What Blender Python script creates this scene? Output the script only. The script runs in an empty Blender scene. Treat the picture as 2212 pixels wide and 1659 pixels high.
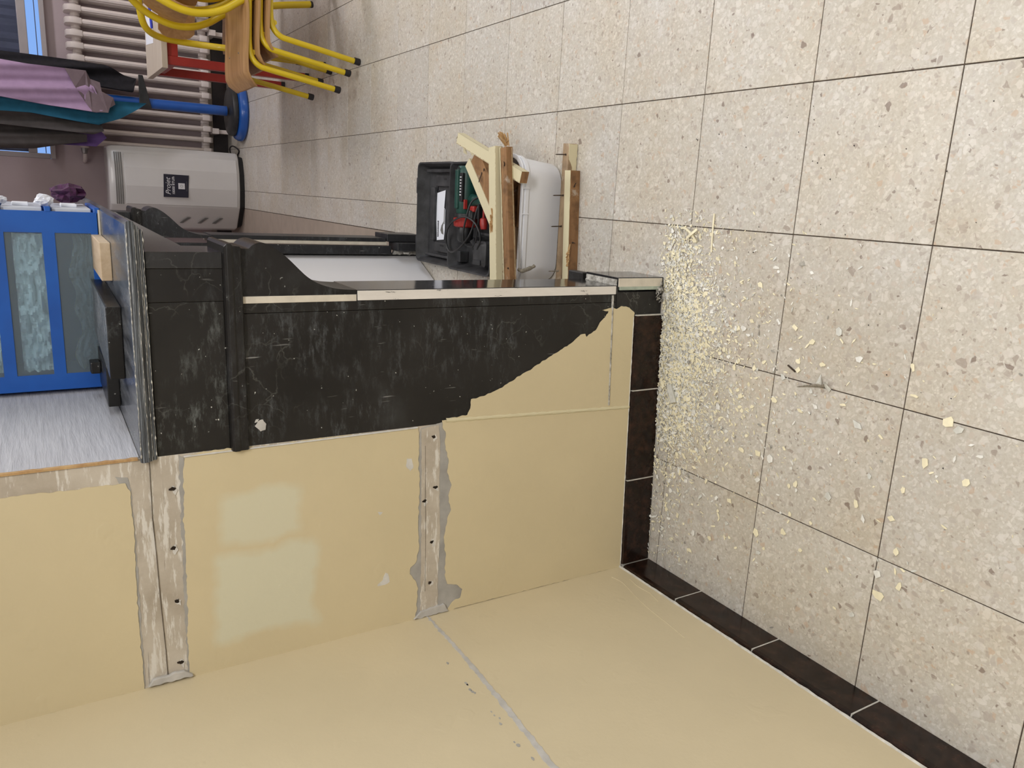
import bpy, bmesh, math, random
from math import sin, cos, pi, radians, sqrt, hypot
from mathutils import Vector, Matrix, noise
from mathutils.geometry import tessellate_polygon
random.seed(7)
SC = bpy.context.scene
COL = SC.collection

# ------------------------------------------------------------------ camera
cam_d = bpy.data.cameras.new('camera')
cam_d.sensor_fit = 'HORIZONTAL'; cam_d.sensor_width = 36.0; cam_d.lens = 27.097
cam_d.clip_start = 0.02; cam_d.clip_end = 100
cam = bpy.data.objects.new('camera', cam_d); COL.objects.link(cam)
_R = (Matrix.Rotation(radians(15.784), 3, 'Z') @ Matrix.Rotation(radians(58.8875), 3, 'X') @ Matrix.Rotation(radians(-95.2889), 3, 'Z'))
cam.matrix_world = Matrix.Translation((0.34154, -1.69123, 1.35694)) @ _R.to_4x4()
SC.camera = cam

# ------------------------------------------------------------------ world, lights, exposure
SC.view_settings.view_transform = 'Standard'; SC.view_settings.look = 'None'
SC.view_settings.gamma = 1.0; SC.view_settings.use_curve_mapping = False
SC.view_settings.exposure = 0.0
W = bpy.data.worlds.new('world'); SC.world = W; W.use_nodes = True
W.node_tree.nodes['Background'].inputs[0].default_value = (0.27, 0.48, 0.95, 1)
W.node_tree.nodes['Background'].inputs[1].default_value = 0.95
def area(name, loc, sx, sy, power, color, rot=(0, 0, 0)):
    d = bpy.data.lights.new(name, 'AREA'); d.shape = 'RECTANGLE'; d.size = sx; d.size_y = sy
    d.energy = power; d.color = color
    o = bpy.data.objects.new(name, d); COL.objects.link(o); o.location = loc; o.rotation_euler = rot
    return o
area('ceiling_lamp_light', (1.15, -1.75, 2.70), 1.3, 0.5, 51, (1.0, 0.985, 0.965))
area('ceiling_lamp_light', (0.75, 0.75, 2.70), 1.3, 0.35, 17, (1.0, 0.98, 0.96))
area('ceiling_lamp_light', (2.4, 3.1, 2.70), 1.3, 0.35, 36, (0.95, 0.92, 1.0))
area('window_daylight', (3.40, 0.3, 1.6), 1.2, 2.6, 30, (0.76, 0.86, 1.0), (0, radians(90), 0))

# ------------------------------------------------------------------ material helpers
class NT:
    def __init__(s, name):
        s.m = bpy.data.materials.new(name); s.m.use_nodes = True
        s.t = s.m.node_tree; s.n = s.t.nodes; s.b = s.n['Principled BSDF']
    def new(s, typ, **kw):
        n = s.n.new(typ)
        for k, v in kw.items(): setattr(n, k, v)
        return n
    def link(s, a, b): s.t.links.new(a, b)
    def coord(s, scale=(1, 1, 1), kind='Object', rnd=False, rot=(0, 0, 0)):
        tc = s.new('ShaderNodeTexCoord'); mp = s.new('ShaderNodeMapping'); mp.inputs['Scale'].default_value = scale
        mp.inputs['Rotation'].default_value = rot
        s.link(tc.outputs[kind], mp.inputs[0])
        if rnd:
            oi = s.new('ShaderNodeObjectInfo'); mu = s.new('ShaderNodeMath', operation='MULTIPLY'); mu.inputs[1].default_value = 53.0
            s.link(oi.outputs['Random'], mu.inputs[0])
            cx = s.new('ShaderNodeCombineXYZ')
            for k in range(3): s.link(mu.outputs[0], cx.inputs[k])
            ad = s.new('ShaderNodeVectorMath', operation='ADD'); s.link(mp.outputs[0], ad.inputs[0]); s.link(cx.outputs[0], ad.inputs[1])
            return ad.outputs[0]
        return mp.outputs[0]
    def noise(s, vec, scale, detail=4, rough=0.55, dist=0.0):
        n = s.new('ShaderNodeTexNoise'); n.inputs['Scale'].default_value = scale; n.inputs['Detail'].default_value = detail
        n.inputs['Roughness'].default_value = rough; n.inputs['Distortion'].default_value = dist
        s.link(vec, n.inputs['Vector']); return n.outputs[0]
    def ramp(s, fac, stops, interp='LINEAR'):
        r = s.new('ShaderNodeValToRGB'); r.color_ramp.interpolation = interp
        e = r.color_ramp.elements
        while len(e) < len(stops): e.new(0.5)
        for k, (p, c) in enumerate(stops):
            e[k].position = p; e[k].color = (c, c, c, 1) if not hasattr(c, '__len__') else (*c[:3], 1)
        s.link(fac, r.inputs[0]); return r.outputs[0]
    def mix(s, fac, a, b, mode='MIX'):
        m = s.new('ShaderNodeMix', data_type='RGBA', blend_type=mode)
        for sock, v in ((m.inputs[0], fac), (m.inputs[6], a), (m.inputs[7], b)):
            if isinstance(v, (int, float)): sock.default_value = v
            elif isinstance(v, (tuple, list)): sock.default_value = (*v[:3], 1)
            else: s.link(v, sock)
        return m.outputs[2]
    def math(s, op, a, b=0.0, clamp=False):
        m = s.new('ShaderNodeMath', operation=op); m.use_clamp = clamp
        for sock, v in ((m.inputs[0], a), (m.inputs[1], b)):
            if isinstance(v, (int, float)): sock.default_value = v
            else: s.link(v, sock)
        return m.outputs[0]
    def col(s, c):
        if isinstance(c, (tuple, list)): s.b.inputs['Base Color'].default_value = (*c[:3], 1)
        else: s.link(c, s.b.inputs['Base Color'])
    def rough(s, r):
        if isinstance(r, (int, float)): s.b.inputs['Roughness'].default_value = r
        else: s.link(r, s.b.inputs['Roughness'])
    def bump(s, h, strength=0.3, dist=0.001):
        b = s.new('ShaderNodeBump'); b.inputs['Strength'].default_value = strength; b.inputs['Distance'].default_value = dist
        s.link(h, b.inputs['Height']); s.link(b.outputs[0], s.b.inputs['Normal'])
def plain(name, c, rough=0.5, var=0.08, scale=30, bump=0.0, metal=0.0, coat=0.0, bs=60, rnd=False):
    t = NT(name); v = t.coord(rnd=rnd); f = t.noise(v, scale, 4)
    d = tuple(max(0, x * (1 - var * 1.6)) for x in c); l = tuple(min(1, x * (1 + var)) for x in c)
    t.col(t.ramp(f, [(0.3, d), (0.7, l)])); t.rough(rough)
    t.b.inputs['Metallic'].default_value = metal
    if coat: t.b.inputs['Coat Weight'].default_value = coat
    if bump: t.bump(t.noise(v, bs, 3), bump)
    return t.m

def mat_terrazzo(name='terrazzo', base=(0.585, 0.558, 0.505)):
    t = NT(name); v0 = t.coord(rnd=True)
    wob = t.new('ShaderNodeTexNoise'); wob.inputs['Scale'].default_value = 45; t.link(v0, wob.inputs['Vector'])
    vm = t.new('ShaderNodeVectorMath', operation='SCALE'); vm.inputs['Scale'].default_value = 0.016; t.link(wob.outputs['Color'], vm.inputs[0])
    va = t.new('ShaderNodeVectorMath', operation='ADD'); t.link(v0, va.inputs[0]); t.link(vm.outputs[0], va.inputs[1])
    v = va.outputs[0]
    fine = t.noise(v0, 160, 5, 0.7)
    c = t.ramp(fine, [(0.30, (0.505, 0.465, 0.405)), (0.55, base), (0.72, (0.645, 0.62, 0.57))])
    pal = [(0.0, (0.72, 0.69, 0.645)), (0.26, (0.67, 0.635, 0.59)), (0.44, (0.58, 0.52, 0.46)), (0.58, (0.50, 0.46, 0.425)), (0.70, (0.66, 0.635, 0.605)),
           (0.82, (0.43, 0.375, 0.335)), (0.91, (0.56, 0.43, 0.33)), (0.955, (0.33, 0.27, 0.235)), (0.988, (0.16, 0.10, 0.08))]
    for sc, lo, hi, off in ((170, 0.08, 0.17, 3.1), (88, 0.10, 0.16, 0.0), (58, 0.15, 0.20, 7.7)):
        ed = t.new('ShaderNodeTexVoronoi', feature='DISTANCE_TO_EDGE'); ce = t.new('ShaderNodeTexVoronoi', feature='F1')
        o = t.new('ShaderNodeVectorMath', operation='ADD'); o.inputs[1].default_value = (off, off, off); t.link(v, o.inputs[0])
        for n in (ed, ce): n.inputs['Scale'].default_value = sc; t.link(o.outputs[0], n.inputs['Vector'])
        sp = t.new('ShaderNodeSeparateColor'); t.link(ce.outputs['Color'], sp.inputs[0])
        inside = t.ramp(ed.outputs['Distance'], [(lo, 0.0), (hi, 1.0)])
        pick = t.ramp(sp.outputs[1], [(0.0, 0.0), ((0.52 if sc > 150 else 0.60 if sc > 70 else 0.80), 0.0), ((0.53 if sc > 150 else 0.61 if sc > 70 else 0.81), 1.0)], 'CONSTANT')
        cc = t.ramp(sp.outputs[0], pal, 'CONSTANT')
        k = t.math('MULTIPLY', inside, pick)
        k = t.math('MULTIPLY', k, 0.66)
        c = t.mix(k, c, cc)
    big = t.noise(v0, 4.5, 3)
    c = t.mix(1.0, c, t.ramp(big, [(0.3, (0.95, 0.91, 0.84)), (0.6, (1.0, 1.0, 1.0))]), 'MULTIPLY')
    w = t.coord(kind='Generated')
    oi = t.new('ShaderNodeObjectInfo')
    c = t.mix(1.0, c, t.ramp(oi.outputs['Random'], [(0, (0.95, 0.945, 0.94)), (1, (1.03, 1.02, 1.0))]), 'MULTIPLY')
    t.col(c)
    t.rough(t.ramp(t.noise(v0, 12, 4), [(0.3, 0.30), (0.7, 0.46)]))
    t.b.inputs['Specular IOR Level'].default_value = 0.45
    t.bump(fine, 0.05, 0.0005)
    return t.m

def mat_marble(name, dust=0.5, base=(0.020, 0.0185, 0.0165), rough=0.3, streak=(1, 1, 1), pale=(0.25, 0.27, 0.285)):
    """black marble with white veins, chalky dust and scratches"""
    t = NT(name); v = t.coord(); vs = t.coord(streak)
    cloud = t.noise(v, 5, 6, 0.6)
    c = t.ramp(cloud, [(0.35, base), (0.62, tuple(x * 1.6 for x in base)), (0.8, (0.04, 0.04, 0.039))])
    vo = t.new('ShaderNodeTexVoronoi', feature='DISTANCE_TO_EDGE'); vo.inputs['Scale'].default_value = 14
    wb = t.new('ShaderNodeTexNoise'); wb.inputs['Scale'].default_value = 9; wb.inputs['Detail'].default_value = 5; t.link(v, wb.inputs['Vector'])
    vm = t.new('ShaderNodeVectorMath', operation='SCALE'); vm.inputs['Scale'].default_value = 0.16; t.link(wb.outputs['Color'], vm.inputs[0])
    va = t.new('ShaderNodeVectorMath', operation='ADD'); t.link(v, va.inputs[0]); t.link(vm.outputs[0], va.inputs[1]); t.link(va.outputs[0], vo.inputs['Vector'])
    vein = t.ramp(vo.outputs['Distance'], [(0.0, 1.0), (0.022, 0.0)])
    vein = t.math('MULTIPLY', vein, t.ramp(t.noise(v, 7, 3), [(0.52, 0.0), (0.72, 0.42)]))
    c = t.mix(vein, c, (0.20, 0.20, 0.18))
    d1 = t.noise(t.coord((9, 9, 30)), 2.2, 9, 0.80); d2 = t.noise(v, 6.5, 5, 0.6)
    dm = t.math('MULTIPLY', t.ramp(d1, [(0.50, 0.0), (0.72, 1.0)]), t.ramp(d2, [(0.45, 0.0), (0.66, 1.0)]))
    dm = t.math('MULTIPLY', dm, dust, True)
    c = t.mix(dm, c, pale)
    sc = t.noise(t.coord((180, 180, 14)), 1.0, 2, 0.5); sc2 = t.noise(v, 11, 2)
    sm = t.math('MULTIPLY', t.ramp(sc, [(0.70, 0.0), (0.76, 1.0)]), t.ramp(sc2, [(0.5, 0.0), (0.62, 0.8)]))
    c = t.mix(t.math('MULTIPLY', sm, dust, True), c, (0.55, 0.55, 0.53))
    spk = t.noise(v, 140, 1, 0.4)
    c = t.mix(t.math('MULTIPLY', t.ramp(spk, [(0.775, 0.0), (0.80, 1.0)]), min(1, dust * 1.4), True), c, (0.6, 0.6, 0.56))
    t.col(c); t.rough(t.ramp(dm, [(0.0, rough), (0.6, 0.75)])); t.b.inputs['Specular IOR Level'].default_value = 0.32 if dust > 0.2 else 0.5
    t.bump(t.noise(v, 60, 4), 0.08, 0.001)
    return t.m

def mat_coat(name, c0, patches=(), bumpy=0.5):
    """cream emulsion paint with brush relief and faint stains; patches = paler filled areas (s0,s1,z0,z1)"""
    t = NT(name); v = t.coord()
    f = t.noise(v, 3.2, 4, 0.6)
    c = t.ramp(f, [(0.3, tuple(x * 0.955 for x in c0)), (0.7, tuple(min(1, x * 1.03) for x in c0))])
    st = t.noise(v, 8.5, 6, 0.7)
    c = t.mix(t.ramp(st, [(0.66, 0.0), (0.80, 0.30)]), c, tuple(x * 0.78 for x in c0))
    if patches:
        tc = t.new('ShaderNodeTexCoord'); sp = t.new('ShaderNodeSeparateXYZ'); t.link(tc.outputs['Object'], sp.inputs[0])
        w = t.math('MULTIPLY', t.math('SUBTRACT', t.noise(v, 9, 4), 0.5), 0.07)
        for (s0, s1, z0, z1, k) in patches:
            m = None
            for out, lo, hi in ((0, s0, s1), (2, z0, z1)):
                p = t.math('ADD', sp.outputs[out], w)
                a = t.new('ShaderNodeMapRange'); a.inputs[1].default_value = lo; a.inputs[2].default_value = lo + 0.02; t.link(p, a.inputs[0])
                b = t.new('ShaderNodeMapRange'); b.inputs[1].default_value = hi; b.inputs[2].default_value = hi - 0.02; t.link(p, b.inputs[0])
                q = t.math('MULTIPLY', a.outputs[0], b.outputs[0]); m = q if m is None else t.math('MULTIPLY', m, q)
            c = t.mix(t.math('MULTIPLY', m, k * 1.0), c, (0.68, 0.66, 0.50))
    t.col(c); t.rough(0.50)
    h = t.math('ADD', t.noise(v, 38, 5, 0.6), t.math('MULTIPLY', t.ramp(t.noise(v, 16, 2), [(0.66, 0.0), (0.72, 1.0)]), 0.5))
    t.bump(h, bumpy, 0.0014)
    return t.m

def mat_wood(name, c0, c1, ring=1.0, axis='X', dirt=0.0, rough=0.6):
    t = NT(name)
    sc = {'X': (3, 40, 40), 'Y': (40, 3, 40), 'Z': (40, 40, 3)}[axis]
    v = t.coord(sc); n = t.noise(v, ring, 6, 0.6, 0.6)
    c = t.ramp(n, [(0.30, c0), (0.5, tuple((a + b) / 2 for a, b in zip(c0, c1))), (0.70, c1)])
    if dirt:
        d = t.noise(t.coord(), 22, 6, 0.65); c = t.mix(t.ramp(d, [(0.5, 0.0), (0.68, dirt)]), c, tuple(x * 0.35 for x in c0))
        e = t.noise(t.coord(), 15, 6, 0.7); c = t.mix(t.ramp(e, [(0.62, 0.0), (0.70, dirt)]), c, (0.55, 0.50, 0.42))
    t.col(c); t.rough(rough); t.bump(n, 0.25, 0.001)
    return t.m

M = {}
M['terrazzo'] = mat_terrazzo()
M['joint'] = plain('floor_joint_dirt', (0.085, 0.062, 0.045), 0.9, 0.5, 40)
M['hearth_tile'] = plain('beige_hearth_tile', (0.40, 0.33, 0.27), 0.4, 0.06, 15, rnd=True)
M['cream'] = mat_coat('cream_wall_paint', (0.66, 0.563, 0.362), [(-0.345, -0.225, 0.93, 1.10, 0.75), (-0.55, -0.345, 0.90, 1.12, 0.85)])
M['cream_left'] = mat_coat('cream_wall_paint_left', (0.66, 0.565, 0.38))
M['cream_gloss'] = mat_coat('cream_batten_paint', (0.70, 0.63, 0.42), (), 0.25)
t = NT('bare_plaster'); v = t.coord(); vs = t.coord((1, 1, 6))
c = t.ramp(t.noise(v, 10, 6, 0.65), [(0.3, (0.42, 0.36, 0.285)), (0.6, (0.57, 0.51, 0.425)), (0.8, (0.64, 0.585, 0.50))])
c = t.mix(t.ramp(t.noise(vs, 13, 7, 0.7), [(0.53, 0.0), (0.60, 0.85)]), c, (0.76, 0.73, 0.67))
c = t.mix(t.ramp(t.noise(t.coord((1, 1, 30)), 6, 2), [(0.70, 0.0), (0.74, 0.55)]), c, (0.17, 0.14, 0.11))
t.col(c); t.rough(0.85); t.bump(t.noise(v, 55, 6, 0.65), 0.5, 0.002); M['plaster'] = t.m
M['grey_coat'] = plain('grey_undercoat', (0.40, 0.385, 0.36), 0.7, 0.12, 25, 0.3)
M['filler'] = plain('white_filler', (0.66, 0.64, 0.60), 0.8, 0.1, 40, 0.5)
M['filler_left'] = plain('old_white_paint_line', (0.55, 0.53, 0.50), 0.7, 0.12, 30, 0.4)
t = NT('lumpy_mortar'); v = t.coord(); n = t.noise(v, 70, 6, 0.7)
t.col(t.ramp(n, [(0.3, (0.17, 0.16, 0.13)), (0.5, (0.42, 0.40, 0.36)), (0.7, (0.66, 0.64, 0.59))])); t.rough(0.95); t.bump(n, 1.0, 0.004); M['mortar'] = t.m
M['marble'] = mat_marble('black_marble_dusty', 0.52, (0.0135, 0.0125, 0.0115), 0.42)
M['marble_polished'] = mat_marble('black_marble_polished', 0.12, (0.016, 0.0155, 0.016), 0.10)
M['marble_veined'] = mat_marble('black_marble_veined', 0.30, (0.013, 0.012, 0.0115), 0.33)
M['marble_far'] = mat_marble('black_marble_far_jamb', 0.45, (0.022, 0.022, 0.024), 0.35)
t = NT('streaked_painted_marble'); v = t.coord((5, 5, 330))
n = t.noise(v, 1.0, 6, 0.75)
c = t.ramp(n, [(0.42, (0.020, 0.021, 0.024)), (0.50, (0.075, 0.085, 0.10)), (0.57, (0.20, 0.22, 0.24)), (0.605, (0.05, 0.05, 0.055)), (0.64, (0.75, 0.74, 0.70))])
t.col(c); t.rough(0.5); t.bump(n, 0.5, 0.002); M['marble_streaked'] = t.m
t = NT('mantel_top_reflection_haze'); v = t.coord((9, 1.5, 1))  # blue-grey reflection of wallpaper and drawer tower painted into the base colour
n = t.noise(v, 3, 5, 0.6)
t.col(t.ramp(n, [(0.35, (0.030, 0.035, 0.045)), (0.6, (0.12, 0.125, 0.135)), (0.75, (0.23, 0.23, 0.23))])); t.rough(t.ramp(n, [(0.3, 0.14), (0.7, 0.34)])); M['mantel_top'] = t.m
t = NT('chipped_white_edge'); v = t.coord((8, 8, 1.6)); n = t.noise(v, 9, 6, 0.7)
t.col(t.ramp(n, [(0.34, (0.05, 0.05, 0.05)), (0.37, (0.72, 0.68, 0.63)), (0.7, (0.80, 0.76, 0.71))])); t.rough(0.5); t.bump(n, 0.4, 0.001); M['white_edge'] = t.m
M['cream_edge'] = plain('cream_painted_edge', (0.70, 0.64, 0.54), 0.55, 0.08, 30, 0.3)
M['greenish'] = plain('greenish_old_paint', (0.42, 0.48, 0.40), 0.7, 0.15, 40, 0.4)
t = NT('brown_mottled_skirting'); v = t.coord(rnd=True); n = t.noise(v, 40, 5, 0.65)
c = t.ramp(n, [(0.35, (0.008, 0.0045, 0.0035)), (0.55, (0.022, 0.0105, 0.007)), (0.72, (0.045, 0.020, 0.012))])
c = t.mix(t.ramp(t.noise(t.coord((1, 1, 4)), 30, 5, 0.6), [(0.70, 0.0), (0.80, 0.3)]), c, (0.34, 0.30, 0.28))
t.col(c); t.rough(0.20); t.b.inputs['Specular IOR Level'].default_value = 0.3; M['skirting'] = t.m
M['grout'] = plain('white_grout', (0.60, 0.58, 0.53), 0.9, 0.15, 60, 0.4)
t = NT('embossed_wallpaper'); v = t.coord((30, 26, 210)); v2 = t.coord((60, 9, 130)); n = t.noise(v2, 1.0, 4, 0.6)
t.col(t.ramp(n, [(0.3, (0.43, 0.43, 0.465)), (0.7, (0.54, 0.54, 0.575))])); t.rough(0.75); t.bump(n, 0.7, 0.003); M['wallpaper'] = t.m
M['far_wall'] = plain('wall_mauve_light_tint', (0.46, 0.375, 0.385), 0.7, 0.05, 3)  # mauve puts blue daylight on a tan wall into the colour
M['ceiling'] = plain('white_ceiling', (0.75, 0.74, 0.72), 0.9, 0.03, 4)
M['dark_base'] = plain('dark_skirting_tile', (0.018, 0.011, 0.012), 0.3, 0.3, 20)
M['tan_trim'] = plain('tan_trim', (0.32, 0.28, 0.24), 0.6, 0.1, 20)
M['radiator'] = plain('cream_radiator_enamel', (0.74, 0.66, 0.62), 0.35, 0.05, 12, coat=0.2)
M['yellow'] = plain('yellow_tube_enamel', (0.70, 0.50, 0.012), 0.38, 0.06, 10, 0.1, coat=0.2, bs=300)
M['ply'] = mat_wood('beech_plywood', (0.36, 0.19, 0.075), (0.50, 0.29, 0.125), 1.0, 'X', rough=0.42)
M['ply_light'] = mat_wood('pale_laminated_wood', (0.50, 0.42, 0.33), (0.62, 0.54, 0.44), 1.0, 'X', rough=0.5)
M['rubber'] = plain('black_rubber', (0.018, 0.015, 0.018), 0.6, 0.2, 40)
M['red'] = plain('red_tube_enamel', (0.36, 0.028, 0.022), 0.4, 0.08, 12)
M['paper'] = plain('white_paper', (0.78, 0.80, 0.86), 0.8, 0.02, 5)
M['blue_pen'] = plain('blue_pen_plastic', (0.02, 0.035, 0.45), 0.3, 0.05)
M['blue'] = plain('blue_enamel', (0.015, 0.10, 0.42), 0.28, 0.08, 10, coat=0.3)
M['black_pl'] = plain('black_plastic', (0.020, 0.021, 0.023), 0.42, 0.25, 30, 0.15)
M['dusty_black'] = plain('dusty_black_plastic', (0.044, 0.044, 0.047), 0.55, 0.40, 18, 0.2)
M['dark_hollow'] = plain('dark_recess_plastic', (0.012, 0.012, 0.013), 0.6, 0.2)
M['ac'] = plain('light_grey_appliance_plastic', (0.62, 0.605, 0.59), 0.24, 0.02, 4, coat=0.3)
M['ac_side'] = plain('grey_appliance_side', (0.45, 0.40, 0.38), 0.35, 0.03, 4)
M['ac_grey'] = plain('dark_grey_louvre', (0.16, 0.155, 0.145), 0.5, 0.1, 20)
M['navy'] = plain('navy_label', (0.012, 0.012, 0.028), 0.4, 0.1)
M['label_white'] = plain('label_white_print', (0.68, 0.68, 0.70), 0.5, 0.03)
M['tub'] = plain('white_plastic_tub', (0.80, 0.81, 0.85), 0.28, 0.015, 6, coat=0.2)
M['green'] = plain('dark_green_plastic', (0.010, 0.060, 0.046), 0.42, 0.15, 25)
M['red_pl'] = plain('red_plastic', (0.38, 0.028, 0.022), 0.4, 0.12, 25)
M['oldwood'] = mat_wood('old_brown_softwood', (0.19, 0.092, 0.036), (0.36, 0.195, 0.083), 1.0, 'X', 0.55, 0.7)
M['oldwood_pale'] = mat_wood('old_pale_softwood', (0.30, 0.20, 0.115), (0.44, 0.32, 0.20), 1.0, 'X', 0.4, 0.75)
M['freshwood'] = mat_wood('fresh_pine', (0.50, 0.36, 0.22), (0.66, 0.52, 0.36), 1.0, 'Y', 0.1, 0.6)
M['splinter'] = mat_wood('splintered_wood', (0.34, 0.17, 0.06), (0.60, 0.40, 0.19), 1.2, 'X', 0.2, 0.8)
M['nail'] = plain('rusty_nail_steel', (0.09, 0.065, 0.05), 0.55, 0.35, 200, 0.3, metal=0.6)
M['nail_light'] = plain('plaster_coated_nail', (0.26, 0.23, 0.18), 0.8, 0.3, 200, 0.5)
M['chip_cream'] = plain('cream_paint_flake', (0.90, 0.83, 0.60), 0.6, 0.05, 60)
M['chip_white'] = plain('white_paint_flake', (0.84, 0.83, 0.78), 0.7, 0.08, 60)
M['chip_grey'] = plain('grey_plaster_dust', (0.40, 0.38, 0.34), 0.9, 0.25, 90)
M['chip_green'] = plain('greenish_grey_paint_flake', (0.68, 0.68, 0.63), 0.7, 0.1, 60)
M['board'] = plain('white_melamine_board', (0.80, 0.79, 0.81), 0.35, 0.01, 3)
M['board_edge'] = plain('grey_board_edging', (0.24, 0.225, 0.195), 0.6, 0.2, 30)
M['blue_pl'] = None
t = NT('blue_translucent_plastic'); v = t.coord(); t.col(t.ramp(t.noise(v, 9, 3), [(0.3, (0.005, 0.080, 0.38)), (0.7, (0.008, 0.11, 0.48))])); t.rough(0.3)
t.b.inputs['Subsurface Weight'].default_value = 0.0; M['blue_pl'] = t.m
t = NT('frosted_drawer_plastic'); v = t.coord(); n = t.noise(v, 14, 3, 0.5)
t.col((0.70, 0.82, 0.88)); t.rough(0.16); t.b.inputs['Transmission Weight'].default_value = 0.88; t.b.inputs['IOR'].default_value = 1.12; M['frosted'] = t.m
M['clear_front'] = plain('pale_drawer_front_plastic', (0.60, 0.63, 0.70), 0.3, 0.05, 10)
M['tissue'] = plain('pale_crumpled_film', (0.82, 0.90, 0.92), 0.5, 0.10, 25, 0.3)
M['white_film'] = plain('white_paper_scrap', (0.75, 0.77, 0.84), 0.6, 0.03, 10)
M['inside'] = plain('drawer_dark_content', (0.16, 0.20, 0.24), 0.7, 0.3, 12)
M['purple_net'] = plain('purple_net_cloth', (0.060, 0.010, 0.055), 0.8, 0.4, 120, 0.6)
M['coat_black'] = plain('black_coat_cloth', (0.010, 0.009, 0.013), 0.9, 0.3, 40, 0.2)
M['lilac'] = plain('lilac_cloth', (0.40, 0.27, 0.42), 0.85, 0.06, 20, 0.1)
M['taupe'] = plain('taupe_cloth_hem', (0.19, 0.14, 0.155), 0.9, 0.1, 20, 0.1)
M['teal'] = plain('teal_cloth', (0.010, 0.115, 0.20), 0.85, 0.1, 20, 0.1)
M['olive'] = plain('grey_olive_cloth', (0.075, 0.066, 0.064), 0.9, 0.12, 20, 0.2)
M['violet'] = plain('violet_cloth', (0.16, 0.09, 0.30), 0.9, 0.1, 20, 0.1)
M['blind'] = plain('grey_blue_blind', (0.085, 0.095, 0.15), 0.8, 0.06, 3)
M['win_frame'] = plain('painted_window_frame', (0.40, 0.36, 0.36), 0.5, 0.05, 6)
t = NT('window_glass'); t.b.inputs['Transmission Weight'].default_value = 1.0; t.rough(0.02); t.b.inputs['IOR'].default_value = 1.05; t.col((0.95, 0.97, 1.0)); M['glass'] = t.m
M['steel'] = plain('screw_steel', (0.5, 0.5, 0.5), 0.35, 0.1, 40, metal=0.9)
t = NT('lamp_diffuser'); t.b.inputs['Emission Color'].default_value = (1, 0.97, 0.92, 1); t.b.inputs['Emission Strength'].default_value = 3.0; M['diffuser'] = t.m

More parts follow.
